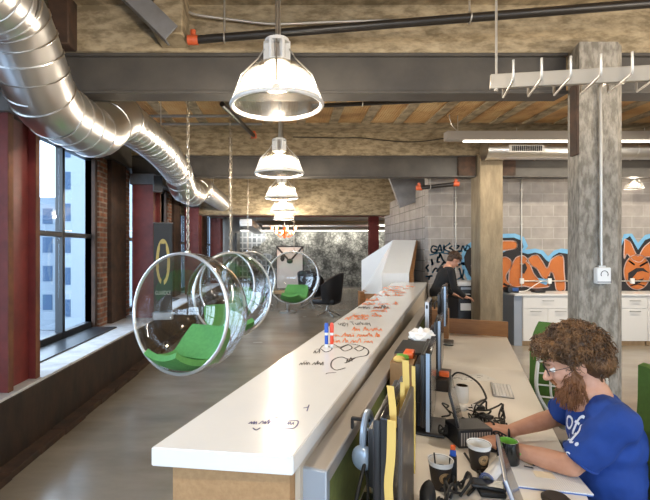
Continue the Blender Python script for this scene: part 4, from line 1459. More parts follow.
# printer on a dark stand
t = thing('stand', 'dark stand under the printer, left of the tan column', 'stand', (2.93, 7.262, 0))
MB().b2((0, 0, 0.0), (0.62, 0.52, 0.80), 0.01).build('body', 'black', t)
MB().b2((0.03, -0.02, 0.60), (0.30, 0.0, 0.72), 0.004).build('drawer', 'white', t)
t = thing('printer', 'white printer with a dark front, beside the standing man', 'printer', (2.93, 7.262, 0.80))
MB().b2((0, 0.0, 0), (0.56, 0.46, 0.27), 0.03, 3).build('body', 'black', t)
MB().b2((-0.005, -0.005, 0.205), (0.565, 0.465, 0.285), 0.02, 2).build('lid', 'white_gloss', t)
MB().b2((0.02, -0.06, 0.07), (0.18, 0.0, 0.085), 0.004).build('paper_tray', 'white', t)
MB().b2((0.04, -0.012, 0.15), (0.3, 0.0, 0.19), 0.004).build('panel', 'alu_blue', t)

# ================================================================== GRAFFITI
YG = 7.797
def gpoly(mb, pts, lay):
    """a sprayed shape on the wall; lay stacks later coats over earlier ones"""
    P_ = [pt(x_, y_, YG) for x_, y_ in pts]
    mb.prism([(p.x, p.z) for p in P_], lambda u, v, d: (u, d, v), YG - 0.0012 * lay, YG + 0.002)
def gline(mb, pts, w, lay, closed=False, n=6):
    P_ = [pt(x_, y_, YG) for x_, y_ in pts]
    if closed:
        P_ = P_ + [P_[0]]
    P_ = bez(P_, n) if n > 1 else P_
    for p, q_ in zip(P_, P_[1:]):
        d = q_ - p
        if d.length < 1e-6:
            continue
        nn = Vector((-d.z, 0, d.x)).normalized() * w / 2
        e = d.normalized() * w * 0.35
        mb.prism([(v.x, v.z) for v in (p - e + nn, q_ + e + nn, q_ + e - nn, p - e - nn)], lambda u, v, dd: (u, dd, v), YG - 0.0012 * lay, YG + 0.002)
t = thing('graffiti', 'orange, black and blue graffiti letters sprayed on the block wall', 'graffiti')
def glayer(name, m_, shapes, lines, lay):
    mb = MB()
    for s_ in shapes:
        gpoly(mb, s_, lay)
    for pts, w, cl in lines:
        gline(mb, pts, w, lay, cl)
    mb.build(name, m_, t)
blk = [[(500, 254), (508, 250), (503, 248), (500, 238), (514, 237.5), (522, 241), (523.5, 247), (520, 252), (528, 254), (535, 252.5), (541, 254), (546, 260), (549, 262), (553, 256), (559, 252.5), (566, 253.5), (573, 255), (580, 270), (590, 260), (600, 256), (612, 258), (620, 250), (624, 240), (630, 236), (638, 250), (645, 240), (656, 236), (656, 291), (566, 292), (552, 293), (540, 291), (520, 292), (505, 300), (500, 298)],
       [(473, 246), (467, 250), (464, 257), (465, 266), (470, 276), (477, 285), (500, 296), (500, 246), (486, 240)]]
blue = [[(496, 256), (498, 234), (515, 233.5), (524, 237), (528, 246), (525, 250), (535, 248.5), (543, 250.5), (548, 256.5), (554, 250.5), (562, 248.5), (574, 250.5), (582, 264), (592, 255), (604, 252), (614, 254), (620, 246), (624, 234), (632, 233.5), (638, 243), (645, 235), (657, 232), (657, 293), (566, 296), (530, 295), (512, 304), (497, 305)],
        [(471, 242), (464, 247), (461, 256), (462, 268), (467, 279), (476, 290), (500, 300), (500, 236), (484, 236)]]
glayer('blue_halo', 'g_blue', blue, [], 1)
glayer('black_outline', 'g_black', blk, [], 2)
bar = [(500, 241), (513, 241), (517, 243.5), (516, 248), (511, 249.5), (500, 250)]
ess = [(500, 258), (506, 257), (511, 261), (511, 267), (506, 275), (507, 281), (512, 287), (500, 288)]
aa = [(509, 272), (513, 262), (517, 257), (524, 256), (529, 262), (534, 274), (541, 281), (549, 284), (547, 287), (534, 288), (524, 286), (514, 287), (509, 283)]
em_ = [(526, 261), (531, 256.5), (537, 255), (542, 261), (547, 268), (551, 260), (558, 255.5), (563, 257), (564, 272), (565, 289), (560, 291.5), (556, 289), (554, 277), (551, 272), (547, 279), (542, 277), (537, 269), (532, 266)]
left_ = [(477, 256), (472, 262), (472, 270), (477, 279), (488, 288), (500, 290), (500, 250), (486, 250)]
mid = [(578, 262), (590, 268), (598, 262), (608, 262), (616, 268), (614, 286), (600, 288), (586, 286)]
arms = [(624.5, 239), (630, 242), (634, 250), (638, 256), (645, 246), (656, 240), (656, 256), (646, 257), (640, 262), (633, 260), (627, 254), (624, 258)]
face = [(637 + 13.3 * math.sin(k * PI / 14), 272 - 17.5 * math.cos(k * PI / 14)) for k in range(28)]
wings = [(656, 262), (656, 288), (651, 286), (652, 272)]
glayer('orange_fill', 'g_orange', [bar, ess, aa, em_, left_, mid, arms, wings], [], 3)
glayer('orange_round_shape', 'g_orange', [face], [], 4)
glayer('pale_highlight', 'g_pink', [], [(bar, 0.018, True), (ess, 0.016, True), (aa, 0.016, True), (em_, 0.018, True), (arms, 0.016, True), (left_, 0.016, True), (face[::2], 0.016, True)], 5)
glayer('dark_detail', 'g_black', [[(521, 266), (525, 263), (527, 268), (524, 274), (521, 272)], [(548, 276), (555, 279), (553, 282), (546, 281)],
       [(628, 273), (636, 268), (643, 268), (649, 273), (642, 271), (637, 272), (632, 278), (637, 280), (644, 278), (640, 283), (632, 284), (628, 280)]],
       [([(629, 261), (634, 264.5)], 0.03, False), ([(640, 266), (647, 262)], 0.03, False), ([(630, 286), (637, 284), (644, 286)], 0.02, False)], 6)
glayer('blue_fill', 'g_blue', [[(538, 278), (550, 280), (546, 285), (540, 283)]], [], 7)
# teal tag writing left of the tan column
tl = []
def stroke(pts, w=0.024):
    tl.append((pts, w, False))
stroke([(437, 247), (433, 246), (431, 249), (432, 252), (436, 252), (436, 249.5), (434, 249.5)])
stroke([(437, 252), (440, 245), (442, 252)]); stroke([(438, 250), (442, 250)])
stroke([(444, 245), (443.5, 252)]); stroke([(449, 244), (444, 248.5), (450, 252)])
stroke([(452, 246), (449.5, 248), (453, 250), (451, 252.5)])
stroke([(430, 255), (440, 252.8), (452, 254), (462, 251)])
stroke([(455, 246), (459, 246), (455, 251), (460, 251)])
stroke([(461, 251), (463, 246), (465, 251)]); stroke([(467, 246), (465.5, 250), (468.5, 251), (469.5, 247), (467, 245)])
stroke([(456, 243.5), (456.2, 244.3)]); stroke([(449.5, 243), (450, 244)])
for cx, cy, s_ in ((433, 262, 1.1), (439, 261, 1.2), (430, 269, 1), (436, 270, 1), (443, 263, 0.9), (455, 268, 1.2), (460, 274, 1.2), (463, 266, 1), (457, 280, 1.1), (466, 280, 1.2), (469, 272, 0.8), (430, 278, 1), (441, 257, 0.8)):
    stroke([(cx + rr.uniform(-4, 4) * s_, cy + rr.uniform(-4, 4) * s_) for _ in range(4)], 0.03)
mb = MB()
for pts, w, cl in tl:
    gline(mb, pts, w, 1, cl)
tag(mb.build('graffiti_tag', 'g_teal'), 'thin teal handstyle tags sprayed on the block wall behind the standing man', 'graffiti')

# ================================================================== FAR LOUNGE
def lounge_chair(loc, rz, label):
    t = thing('lounge_chair', label, 'chair', loc, rz, 'black lounge chairs at the far end')
    g = []
    for i in range(13):
        th = R(-100 + 200 * i / 12)
        row = []
        for j in range(9):
            f = j / 8
            r = 0.30 + 0.07 * f
            top_ = 1.06 - 0.30 * (abs(i - 6) / 6) ** 2
            row.append((r * math.sin(th), r * math.cos(th), 0.38 + (top_ - 0.38) * f))
        g.append(row)
    MB().sheet(g, 0.05).build('wing_back', 'lounge', t, 60)
    MB().b2((-0.28, -0.32, 0.30), (0.28, 0.26, 0.44), 0.05, 3).build('seat', 'lounge', t)
    for k in range(4):
        a_ = PI / 4 + k * PI / 2
        MB().tube([(0, 0, 0.30), (0.05 * math.cos(a_), 0.05 * math.sin(a_), 0.12), (0.3 * math.cos(a_), 0.3 * math.sin(a_), 0.012)], 0.012, 6).build('leg', 'brushed', t)
    return t
p = at(329, 305, 0)
lounge_chair((pt(328, 285, 10.6).x, 10.6, 0), R(-115), 'black wing lounge chair right of the small bubble chair')
lounge_chair((pt(311, 285, 12.2).x, 12.2, 0), R(150), 'black lounge chair seen through the small bubble chair')
lounge_chair((pt(264, 285, 12.4).x, 12.4, 0), R(80), 'black lounge chair left of the small bubble chair')
t = thing('coffee_table', 'round wooden coffee table seen through the small bubble chair', 'table', (pt(288, 290, 11.2).x, 11.2, 0))
MB().lathe([(0, 0.50), (0.40, 0.50), (0.40, 0.54), (0, 0.54)], 28).build('tabletop', 'wood_lt', t)
MB().lathe([(0.0, 0.0), (0.22, 0.0), (0.22, 0.02), (0.04, 0.05), (0.04, 0.5)], 20).build('pedestal', 'brushed', t)
p0, p1 = pt(276.5, 246.5, 13.2), pt(303, 262, 13.2)
t = thing('display_board', 'white display board with crossed black straps, above the small bubble chair', 'board', ((p0.x + p1.x) / 2, 13.2, 0))
w2 = (p1.x - p0.x) / 2
zlo = pt(290, 288, 13.2).z
MB().b2((-w2, 0, zlo), (w2, 0.03, p0.z)).build('panel', 'paper_white', t)
m = MB()
m.box((0, -0.005, p0.z), (2 * w2 + 0.04, 0.03, 0.035), None)
for sx in (-1, 1):
    a_, b2_ = Vector((sx * w2, -0.01, p0.z)), Vector((0, -0.01, p1.z + 0.02))
    m.tube([a_, b2_], 0.028, 6)
    m.tube([(sx * w2, -0.01, zlo), (sx * w2, -0.01, p0.z)], 0.014, 6)
m.ball((0, -0.02, p1.z + 0.03), (0.10, 0.03, 0.08), None, 2)
m.ball((-w2 * 0.55, -0.012, p1.z + 0.12), (0.07, 0.015, 0.11), None, 2)
m.build('strap', 'ink_black', t)
for sx in (-1, 1):
    MB().tube([(sx * w2 * 0.9, 0.015, zlo + 0.02), (sx * w2 * 0.9, 0.015, 0)], 0.015, 6).build('leg', 'black', t)
# loose things on the sill behind the first bubble chair: two little dark latches on the sill mat

# ================================================================== THE MAN AT THE DESK
# local frame: x = across (away from the desk), y = along the desk row; he faces -x
PA, PB = 0.93, 0.90
man = thing('person', 'seated bearded man in glasses and blue printed T-shirt, hands on the desk', 'person', D(PA, PB - .045, 0), ANG)
def Pm(b, a, z):
    return Vector((b - PB, a - PA, z))
hip, waist, chest, neckb = Pm(.955, .93, .56), Pm(.955, .93, .70), Pm(.915, .93, .90), Pm(.875, .925, 1.035)
headc = Pm(.815, .92, 1.16)
LS, RS = Pm(.925, .755, .985), Pm(.90, 1.105, .985)
LE, RE = Pm(.785, .80, .785), Pm(.822, 1.25, .82)
LW, RW = Pm(.565, .915, .768), Pm(.60, 1.10, .772)
tilt = Matrix.Rotation(R(-24), 3, 'Y')          # head pitched towards the desk
def Hd(x, y, z):
    """head frame: x forward, y to his right, z up"""
    v = Vector((-x, y, z))
    return headc + tilt @ v
hr = tilt @ Matrix.Diagonal((1, 1, 1))

def hand(mb, w, fdir, side, curl=0.5, spread=1.0):
    """palm, four unequal bent fingers and a side thumb; palm faces down"""
    f = Vector(fdir).normalized()
    up = Vector((0, 0, 1))
    lat = up.cross(f).normalized() * side           # towards the thumb
    kn = w + f * 0.088 + up * 0.012
    mb.capsule(w - f * 0.01, w + f * 0.03, 0.026, 0.027)
    for k, (l0, off) in enumerate(((1.0, 0.030), (1.08, 0.010), (1.0, -0.011), (0.80, -0.030))):
        base = w + f * (0.088 - 0.006 * abs(k - 1)) + lat * off + up * 0.008
        mb.capsule(w + f * 0.02 + lat * off * 0.75, base, 0.0165, 0.0125)
        d1 = (f + lat * off * 4 * spread - up * 0.25).normalized()
        p1 = base + d1 * 0.040 * l0
        d2 = (f + lat * off * 3 * spread - up * (0.25 + curl)).normalized()
        p2 = p1 + d2 * 0.026 * l0
        d3 = (f - up * (0.4 + curl * 1.5)).normalized()
        p3 = p2 + d3 * 0.018 * l0
        mb.capsule(base, p1, 0.0102, 0.0092).capsule(p1, p2, 0.0092, 0.0085).capsule(p2, p3, 0.0085, 0.0075)
    tb = w + f * 0.022 + lat * 0.026 - up * 0.004
    t1 = tb + (f * 0.7 + lat * 0.7 - up * 0.15).normalized() * 0.040
    t2 = t1 + (f * 0.95 + lat * 0.25 - up * 0.2).normalized() * 0.030
    mb.capsule(w + f * 0.012 + lat * 0.012, tb, 0.018, 0.016).capsule(tb, t1, 0.0145, 0.0115).capsule(t1, t2, 0.0112, 0.009)

b = MB()
# head
b.ball(Hd(-.015, 0, .035), (.100, .077, .100), hr, 3)
b.ball(Hd(.028, 0, -.035), (.070, .062, .085), hr, 3)
b.ball(Hd(.045, 0, -.088), (.046, .046, .034), hr, 3)
b.ball(Hd(.072, .030, -.03), (.022, .022, .022), hr, 2).ball(Hd(.072, -.030, -.03), (.022, .022, .022), hr, 2)
b.capsule(Hd(.086, .036, .020), Hd(.090, 0, .018), .011, .012).capsule(Hd(.086, -.036, .020), Hd(.090, 0, .018), .011, .012)
b.capsule(Hd(.092, 0, .006), Hd(.117, 0, -.030), .009, .0135)
b.ball(Hd(.108, .011, -.034), (.010, .009, .008), hr, 2).ball(Hd(.108, -.011, -.034), (.010, .009, .008), hr, 2)
b.capsule(Hd(.094, -.02, -.060), Hd(.094, .02, -.060), .008, .008).capsule(Hd(.090, -.018, -.070), Hd(.090, .018, -.070), .009, .009)
for sd in (-1, 1):
    b.ball(Hd(-.008, .078 * sd, -.012), (.020, .008, .031), hr, 2)
# neck, shoulders, inner trunk
b.capsule(Hd(-.03, 0, -.04), neckb, .054, .062)
b.capsule(neckb, chest, .075, .10).capsule(chest, hip, .11, .12)
b.capsule(neckb + Vector((0, 0, -.03)), LS, .05, .048).capsule(neckb + Vector((0, 0, -.03)), RS, .05, .048)
for Sh, E, Wr in ((LS, LE, LW), (RS, RE, RW)):
    b.capsule(Sh, E, .050, .040)
    m_ = E.lerp(Wr, .35)
    b.capsule(E, m_, .041, .041).capsule(m_, Wr, .041, .027)
hand(b, LW, Pm(.445, 1.02, 0) - Pm(.565, .915, 0), -1, 0.35)
hand(b, RW, Pm(.47, 1.10, 0) - Pm(.60, 1.10, 0), 1, 0.5)
# thighs and shanks inside the jeans
KL, KR = Pm(.50, .80, .545), Pm(.50, 1.06, .545)
AL, AR = Pm(.55, .80, .10), Pm(.55, 1.06, .10)
for hx, K, An in ((-.09, KL, AL), (.09, KR, AR)):
    b.capsule(hip + Vector((0, hx, 0)), K, .07, .05).capsule(K, An, .045, .035).capsule(An, An + Vector((-.12, 0, -.05)), .035, .03)
body = blob(b, 0.0042, 'body', 'skin', man, 5)
# eyes
for sd in (-1, 1):
    e = MB().ball(Hd(.0815, .031 * sd, .003), .0115, None, 2).build('eye', 'paper_white', man)
    MB().ball(Hd(.0895, .031 * sd, .0015), .0050, None, 2).build('iris', 'ink_black', e)
    MB().capsule(Hd(.097, .016 * sd, .026), Hd(.088, .050 * sd, .027), .0055, .004).build('eyebrow', 'hair', man)
# glasses
g = MB()
for sd in (-1, 1):
    g.tube([Hd(.103 + .002 * math.cos(k * PI / 10), (.033 + .022 * math.cos(k * PI / 10)) * sd, .001 + .017 * math.sin(k * PI / 10)) for k in range(20)], .0015, 6, True)
    g.tube([Hd(.102, .055 * sd, .006), Hd(.06, .078 * sd, .008), Hd(-.01, .084 * sd, .006)], .0014, 6)
g.tube([Hd(.104, -.011, .004), Hd(.107, 0, .007), Hd(.104, .011, .004)], .0014, 6)
gl = g.build('glasses', 'black', man)
for sd in (-1, 1):
    MB().prism([(.033 + .021 * math.cos(k * PI / 10), .001 + .016 * math.sin(k * PI / 10)) for k in range(20)], lambda u, v, d: tuple(Hd(d, u * sd, v)), .1025, .1035).build('lens', 'pane', gl)

# hair: a soft cap and many loose curls
hrnd = random.Random(11)
cap = MB()
cap.ball(Hd(-.030, 0, .062), (.110, .102, .096), hr, 3)
cap.ball(Hd(-.075, 0, -.010), (.070, .098, .080), hr, 3)
cap.ball(Hd(.050, 0, .088), (.060, .085, .050), hr, 3)
hair = MB()
hair.merge(cap.bm)
def curl(mb, p, d, L, rad, th, turns):
    d = d.normalized()
    a = Vector((0, 0, 1)) if abs(d.z) < .9 else Vector((1, 0, 0))
    u = d.cross(a).normalized()
    v = d.cross(u)
    ph = hrnd.uniform(0, 2 * PI)
    n = int(7 * turns) + 3
    pts, rs = [], []
    for i in range(n):
        f = i / (n - 1)
        ang = ph + turns * 2 * PI * f
        r_ = rad * (0.35 + 0.65 * f)
        pts.append(p + d * L * f + (u * math.cos(ang) + v * math.sin(ang)) * r_ + Vector((0, 0, -0.018 * f * f)))
        rs.append(th * (1 - 0.55 * f))
    mb.tube(pts, rs, 5)
cnt = 0
while cnt < 1500:
    n = Vector((hrnd.gauss(0, 1), hrnd.gauss(0, 1), hrnd.gauss(0, 1))).normalized()
    c0 = Vector((-.030, 0, .045))
    q_ = c0 + Vector((n.x * .106, n.y * .102, n.z * .108))
    if n.z < -0.25 and n.x > -0.35:
        continue
    if n.x > 0.42 and n.z < 0.22:
        continue
    if n.z < -0.75:
        continue
    if abs(n.y) > .5 and n.z < -0.35 and n.x > .05:
        continue
    cnt += 1
    if cnt % 6 == 0:
        f_ = Vector((abs(hrnd.gauss(0, 1)) + .2, hrnd.gauss(0, 1), abs(hrnd.gauss(0, .8)))).normalized()
        q_ = Vector((.044 + f_.x * .046, f_.y * .083, .085 + f_.z * .048))
        n = f_
    nl = tilt @ Vector((-n.x, n.y, n.z))
    d = nl + Vector((hrnd.uniform(-.9, .9), hrnd.uniform(-.9, .9), hrnd.uniform(-.9, .5)))
    curl(hair, Hd(q_.x, q_.y, q_.z), d, hrnd.uniform(.018, .042), hrnd.uniform(.007, .012), hrnd.uniform(.0024, .004), hrnd.uniform(1.0, 2.0))
hair.build('hair', 'hair', man, 80, recalc=False)
# beard
be = MB()
be.ball(Hd(.050, 0, -.098), (.050, .050, .038), hr, 3)
be.ball(Hd(.066, 0, -.128), (.032, .030, .034), hr, 3)
for sd in (-1, 1):
    be.ball(Hd(.022, .054 * sd, -.058), (.024, .010, .050), hr, 3).ball(Hd(.004, .068 * sd, -.012), (.014, .009, .040), hr, 3)
be.capsule(Hd(.098, -.028, -.056), Hd(.103, 0, -.047), .006, .0075).capsule(Hd(.098, .028, -.056), Hd(.103, 0, -.047), .006, .0075)
for _ in range(950):
    n = Vector((hrnd.gauss(0, 1), hrnd.gauss(0, 1), hrnd.gauss(-.2, 1))).normalized()
    if n.x < -.35 or n.z > .75:
        continue
    if hrnd.random() < .5:
        sd = hrnd.choice((-1, 1))
        p_ = Vector((.022 + n.x * .036, (.054 + abs(n.y) * .010) * sd, -.062 + n.z * .054))
    else:
        p_ = Vector((.048 + n.x * .052, n.y * .051, -.103 + n.z * .046))
    if p_.x > .085 and p_.z > -.085 and abs(p_.y) < .03:
        continue
    d = tilt @ Vector((-n.x - .25, n.y, n.z - .9)) + Vector((hrnd.uniform(-.5, .5), hrnd.uniform(-.5, .5), hrnd.uniform(-.3, .3)))
    curl(be, Hd(p_.x, p_.y, p_.z), d, hrnd.uniform(.015, .030), .003, .0021, 1.0)
be.build('beard', 'beard', man, 80, recalc=False)

# T-shirt
s = MB()
s.ball(Pm(.925, .93, .885), (.130, .185, .150), Matrix.Rotation(R(-12), 3, 'Y'), 3)
s.ball(Pm(.938, .93, .745), (.122, .165, .170), None, 3)
s.ball(Pm(.938, .93, .62), (.130, .165, .120), None, 3)
s.capsule(Pm(.905, .80, .99), Pm(.905, 1.06, .99), .066, .066)
s.capsule(Pm(.905, .93, .99), Pm(.878, .927, 1.028), .085, .068, flat1=True)
for Sh, E in ((LS, LE), (RS, RE)):
    e1 = Sh.lerp(E, .80)
    s.capsule(Sh + Vector((.002, 0, .0)), e1, .069, .069, n=20, flat1=True)
    s.capsule(Sh + Vector((.0, 0, -.01)), chest + Vector((0, (Sh.y) * .55, .03)), .068, .085)
shirt = blob(s, 0.006, 'shirt', 'shirt', man, 4, wrinkle=0.010)
dg = bpy.context.evaluated_depsgraph_get()
bv = BVHTree.FromPolygons([v.co for v in shirt.data.vertices], [p_.vertices for p_ in shirt.data.polygons])
def shirt_print(body_, size, cz, cy, sx=1.0, shear=0.25):
    me_o = text_mesh(body_, size, 'shirt_print', 'print', man, Matrix(), 0.0, shear=shear)
    me_ = me_o.data
    bm_ = bmesh.new()
    bm_.from_mesh(me_)
    bmesh.ops.triangulate(bm_, faces=bm_.faces)
    bmesh.ops.subdivide_edges(bm_, edges=[e_ for e_ in bm_.edges if e_.calc_length() > .012], cuts=2, use_grid_fill=False)
    bmesh.ops.triangulate(bm_, faces=bm_.faces)
    for v in bm_.verts:
        # letters run along his chest: text x -> +y of the frame reversed so that it reads from the front
        dv_ = Vector((.80, .60, 0))
        rt_ = Vector((.60, -.80, 0))
        src = Pm(.80, .895 + cy, cz) - dv_ * .5 + rt_ * v.co.x * sx + Vector((0, 0, v.co.y))
        hit = bv.ray_cast(src, dv_)
        v.co = (hit[0] - dv_ * .0025) if hit[0] is not None else Vector((-.05, src.y, src.z))
    bm_.to_mesh(me_)
    bm_.free()
    return me_o
for Sh, E in ((LS, LE), (RS, RE)):
    d_ = (E - Sh).normalized()
    u_ = d_.orthogonal().normalized()
    w_ = d_.cross(u_)
    c_ = Sh.lerp(E, .785)
    MB().tube([c_ + (u_ * math.cos(k * PI / 16) + w_ * math.sin(k * PI / 16)) * .0675 for k in range(32)], .0042, 6, True).build('sleeve_hem', 'shirt', man)
shirt_print('ofa.', .125, .925, -.05, 1.0)
shirt_print('bikes', .060, .85, -.055, 1.0)

# jeans and shoes
j = MB()
j.ball(hip + Vector((0, 0, -.03)), (.135, .175, .10), None, 3)
for hx, K, An in ((-.09, KL, AL), (.09, KR, AR)):
    j.capsule(hip + Vector((0, hx, -.015)), K, .092, .068).capsule(K, An + Vector((0, 0, -.02)), .066, .052, flat1=True)
blob(j, 0.008, 'jeans', 'jeans', man, 3, wrinkle=0.004)
for An in (AL, AR):
    MB().ball(An + Vector((-.07, 0, -.052)), (.135, .048, .048), None, 3).build('shoe', 'black_soft', man)

# ================================================================== TASK CHAIRS
def task_chair(name, label, loc, rz):
    """faces -x in its own frame"""
    t = thing(name, label, 'chair', loc, rz, 'green task chairs')
    MB().box((0, 0, .45), (.46, .48, .07), None, .03, 3).build('seat', 'chair_green', t)
    g = []
    for i in range(15):
        f = i / 14
        z = .58 + .54 * f
        hw_ = .235 * (1 - .30 * max(0, (f - .55) / .45) ** 2.2) * (1 - .12 * (1 - f) ** 2)
        row = []
        for k in range(13):
            u = (k - 6) / 6
            row.append((.235 + .05 * f - .045 * u * u + .055 * math.sin(f * PI * .9), u * hw_, z))
        g.append(row)
    MB().sheet(g, .028).build('backrest', 'chair_green', t, 60)
    fr = MB()
    for sd in (-1, 1):
        for q0 in (.205, .12, .055):
            fr.tube(bez([(.28, sd * q0 * .55, .50), (.335, sd * q0, .66), (.345, sd * q0, .84), (.315, sd * q0 * .8, .98), (.31, sd * q0 * .6, 1.04)], 6), .012 if q0 > .2 else .008, 8)
    for z in (.62, .70, .78, .86, .94):
        fr.tube(bez([(.315, -.2, z), (.35, 0, z), (.315, .2, z)], 6), .006, 6)
    fr.tube(bez([(.06, 0, .40), (.25, 0, .40), (.33, 0, .50), (.345, 0, .70)], 6), .025, 10)
    fr.build('back_frame', 'chair_white', t)
    for sd in (-1, 1):
        ar = MB().box((-.03, sd * .29, .665), (.25, .075, .028), None, .012, 2).build('armrest', 'black', t)
        MB().tube(bez([(.0, sd * .20, .40), (.02, sd * .28, .42), (.02, sd * .29, .55), (-.03, sd * .29, .652)], 6), [.022] * 19, 10).build('arm_support', 'chair_white', ar)
    MB().tube([(0, 0, .12), (0, 0, .41)], .028, 14).build('gas_column', 'chrome', t)
    MB().box((0, 0, .395), (.2, .2, .04), None, .01).build('mechanism', 'black', t)
    for k in range(5):
        a_ = 2 * PI * k / 5 + .3
        lg = MB().tube([(0, 0, .12), (.14 * math.cos(a_), .14 * math.sin(a_), .10), (.30 * math.cos(a_), .30 * math.sin(a_), .075)], [.026, .022, .016], 8).build('base_arm', 'chair_white', t)
        MB().tube([(.30 * math.cos(a_) - .012 * math.sin(a_), .30 * math.sin(a_) + .012 * math.cos(a_), .032), (.30 * math.cos(a_) + .012 * math.sin(a_), .30 * math.sin(a_) - .012 * math.cos(a_), .032)], .031, 14).build('caster', 'black', lg)
    return t
tc = task_chair('task_chair', 'green-backed task chair the seated man sits on, at the right edge', D(1.02, .82, 0), ANG)
c2 = again(tc, (1.975, 3.22, 0), R(-100), 'empty green-backed task chair with white frame behind the seated man', None)


# ================================================================== THE STANDING MAN
m2 = thing('person', 'standing man in black sweater bending over the printer by the block wall', 'person', (2.50, 6.85, 0), R(4))
m2.scale = (.96, .96, .96)
# local: he faces +x, leaning forward
b = MB()
hc = Vector((.20, 0, 1.515))
ht = Matrix.Rotation(R(38), 3, 'Y')
def H2(x, y, z):
    return hc + ht @ Vector((x, y, z))
b.ball(H2(-.012, 0, .03), (.095, .074, .095), ht, 3).ball(H2(.025, 0, -.035), (.066, .058, .082), ht, 3)
b.capsule(H2(.085, 0, .005), H2(.108, 0, -.03), .009, .013).ball(H2(.045, 0, -.088), (.042, .042, .03), ht, 2)
b.capsule(H2(.086, .03, .02), H2(.086, -.03, .02), .010, .010).capsule(H2(.085, -.018, -.064), H2(.085, .018, -.064), .009, .009)
for sd in (-1, 1):
    b.ball(H2(-.008, .074 * sd, -.012), (.019, .008, .029), ht, 2)
nb2, ch2, hp2 = Vector((.10, 0, 1.40)), Vector((.05, 0, 1.22)), Vector((-.06, 0, .93))
b.capsule(H2(-.03, 0, -.05), nb2, .05, .055).capsule(nb2, ch2, .07, .10).capsule(ch2, hp2, .10, .11)
arms2 = []
for sd in (-1, 1):
    Sh = Vector((.07, .19 * sd, 1.34))
    E = Vector((.10, .25 * sd, 1.06))
    Wr = Vector((.30, .20 * sd, .93))
    arms2.append((Sh, E, Wr))
    b.capsule(nb2, Sh, .05, .045).capsule(Sh, E, .046, .038).capsule(E, Wr, .038, .026)
    hand(b, Wr, (1, -.1 * sd, -.35), -sd, 0.4)
legs2 = []
for sd in (-1, 1):
    K, An = Vector((-.02, .10 * sd, .49)), Vector((-.07, .11 * sd, .08))
    legs2.append((hp2 + Vector((0, .09 * sd, -.04)), K, An))
    b.capsule(legs2[-1][0], K, .075, .055).capsule(K, An, .052, .038).capsule(An, An + Vector((.12, 0, -.04)), .036, .03)
blob(b, 0.006, 'body', 'skin', m2, 4)
for sd in (-1, 1):
    MB().ball(H2(.078, .029 * sd, .003), .010, None, 2).build('eye', 'paper_white', m2)
hh = MB()
hh.ball(H2(-.030, 0, .058), (.098, .085, .088), ht, 3).ball(H2(.045, 0, .095), (.05, .07, .035), ht, 3).ball(H2(-.06, 0, -.005), (.055, .075, .07), ht, 3)
for _ in range(260):
    n = Vector((hrnd.gauss(0, 1), hrnd.gauss(0, 1), abs(hrnd.gauss(0, 1)))).normalized()
    p_ = Vector((-.028 + n.x * .098, n.y * .084, .055 + n.z * .088))
    d = ht @ Vector((n.x + .4, n.y, n.z)) + Vector((hrnd.uniform(-.4, .4), hrnd.uniform(-.4, .4), hrnd.uniform(-.4, .4)))
    curl(hh, H2(p_.x, p_.y, p_.z), d, .035, .004, .004, .6)
hh.build('hair', 'hair_dark', m2, 80, recalc=False)
s = MB()
s.ball(ch2, (.135, .20, .19), Matrix.Rotation(R(20), 3, 'Y'), 3).capsule(ch2, hp2 + Vector((0, 0, .04)), .14, .145)
s.ball(hp2 + Vector((0, 0, .06)), (.14, .175, .12), None, 3)
s.capsule(Vector((.07, -.16, 1.355)), Vector((.07, .16, 1.355)), .062, .062).capsule(ch2, nb2, .10, .066, flat1=True)
for Sh, E, Wr in arms2:
    s.capsule(Sh, E, .064, .053).capsule(E, E.lerp(Wr, .9), .053, .040, flat1=True)
blob(s, 0.009, 'sweater', 'knit', m2, 3)
s = MB()
s.ball(hp2 + Vector((0, 0, -.03)), (.135, .165, .11), None, 3)
for a_, K, An in legs2:
    s.capsule(a_, K, .096, .072).capsule(K, An, .070, .058, flat1=True)
blob(s, 0.010, 'trousers', 'khaki', m2, 3)
for a_, K, An in legs2:
    MB().ball(An + Vector((.06, 0, -.035)), (.13, .046, .045), None, 3).build('shoe', 'black_soft', m2)

# ================================================================== ON THE DESKS
def monitor(label, a, b, w, h, zb, arm=True, rz=0.0, rim='silver_edge', tl_=0.0, thick=.035):
    """screen faces +x (towards the chairs); a = near edge along the row"""
    t = thing('monitor', label, 'monitor', D(a + w / 2, b, ZD), ANG + rz)
    z0 = zb - ZD
    MB().b2((-.012, -w / 2, z0), (.012, w / 2, z0 + h), .004, 2).build('bezel', 'bezel', t)
    MB().b2((.0115, -w / 2 + .016, z0 + .022), (.0135, w / 2 - .016, z0 + h - .016)).build('screen', 'screen', t)
    MB().b2((-thick, -w / 2 + .012, z0 + .012), (-.011, w / 2 - .012, z0 + h - .012), .010, 2).b2((-thick - .035, -w * .25, z0 + h * .25), (-thick + .003, w * .25, z0 + h * .78), .014, 2).build('back_shell', 'black', t)
    MB().b2((-.008, -w / 2 - .0015, z0 + .004), (.008, -w / 2 + .003, z0 + h - .004)).build('edge_strip', rim, t)
    MB().b2((-thick - .032, -.04, .012), (-thick - .008, .04, z0 + h * .5), .005).build('stand_neck', 'black', t)
    MB().b2((-.13, -.12, 0), (.07, .12, .014), .006, 2).build('stand_base', 'black', t)
    return t
mA = monitor('near black monitor hemmed with yellow paper strips, cut by the lower edge', .053, .150, .44, .36, .79, rim='black')
mB = monitor('second black monitor with a pale blue edge, behind the yellow strips', .90, .205, .42, .365, .785)
mC = monitor('third black monitor with a pale blue edge, beside the crumpled tissue', 1.90, .205, .42, .345, .80)
mD = monitor('farthest black monitor, in front of the low oak end panel', 3.02, .20, .42, .37, .92)
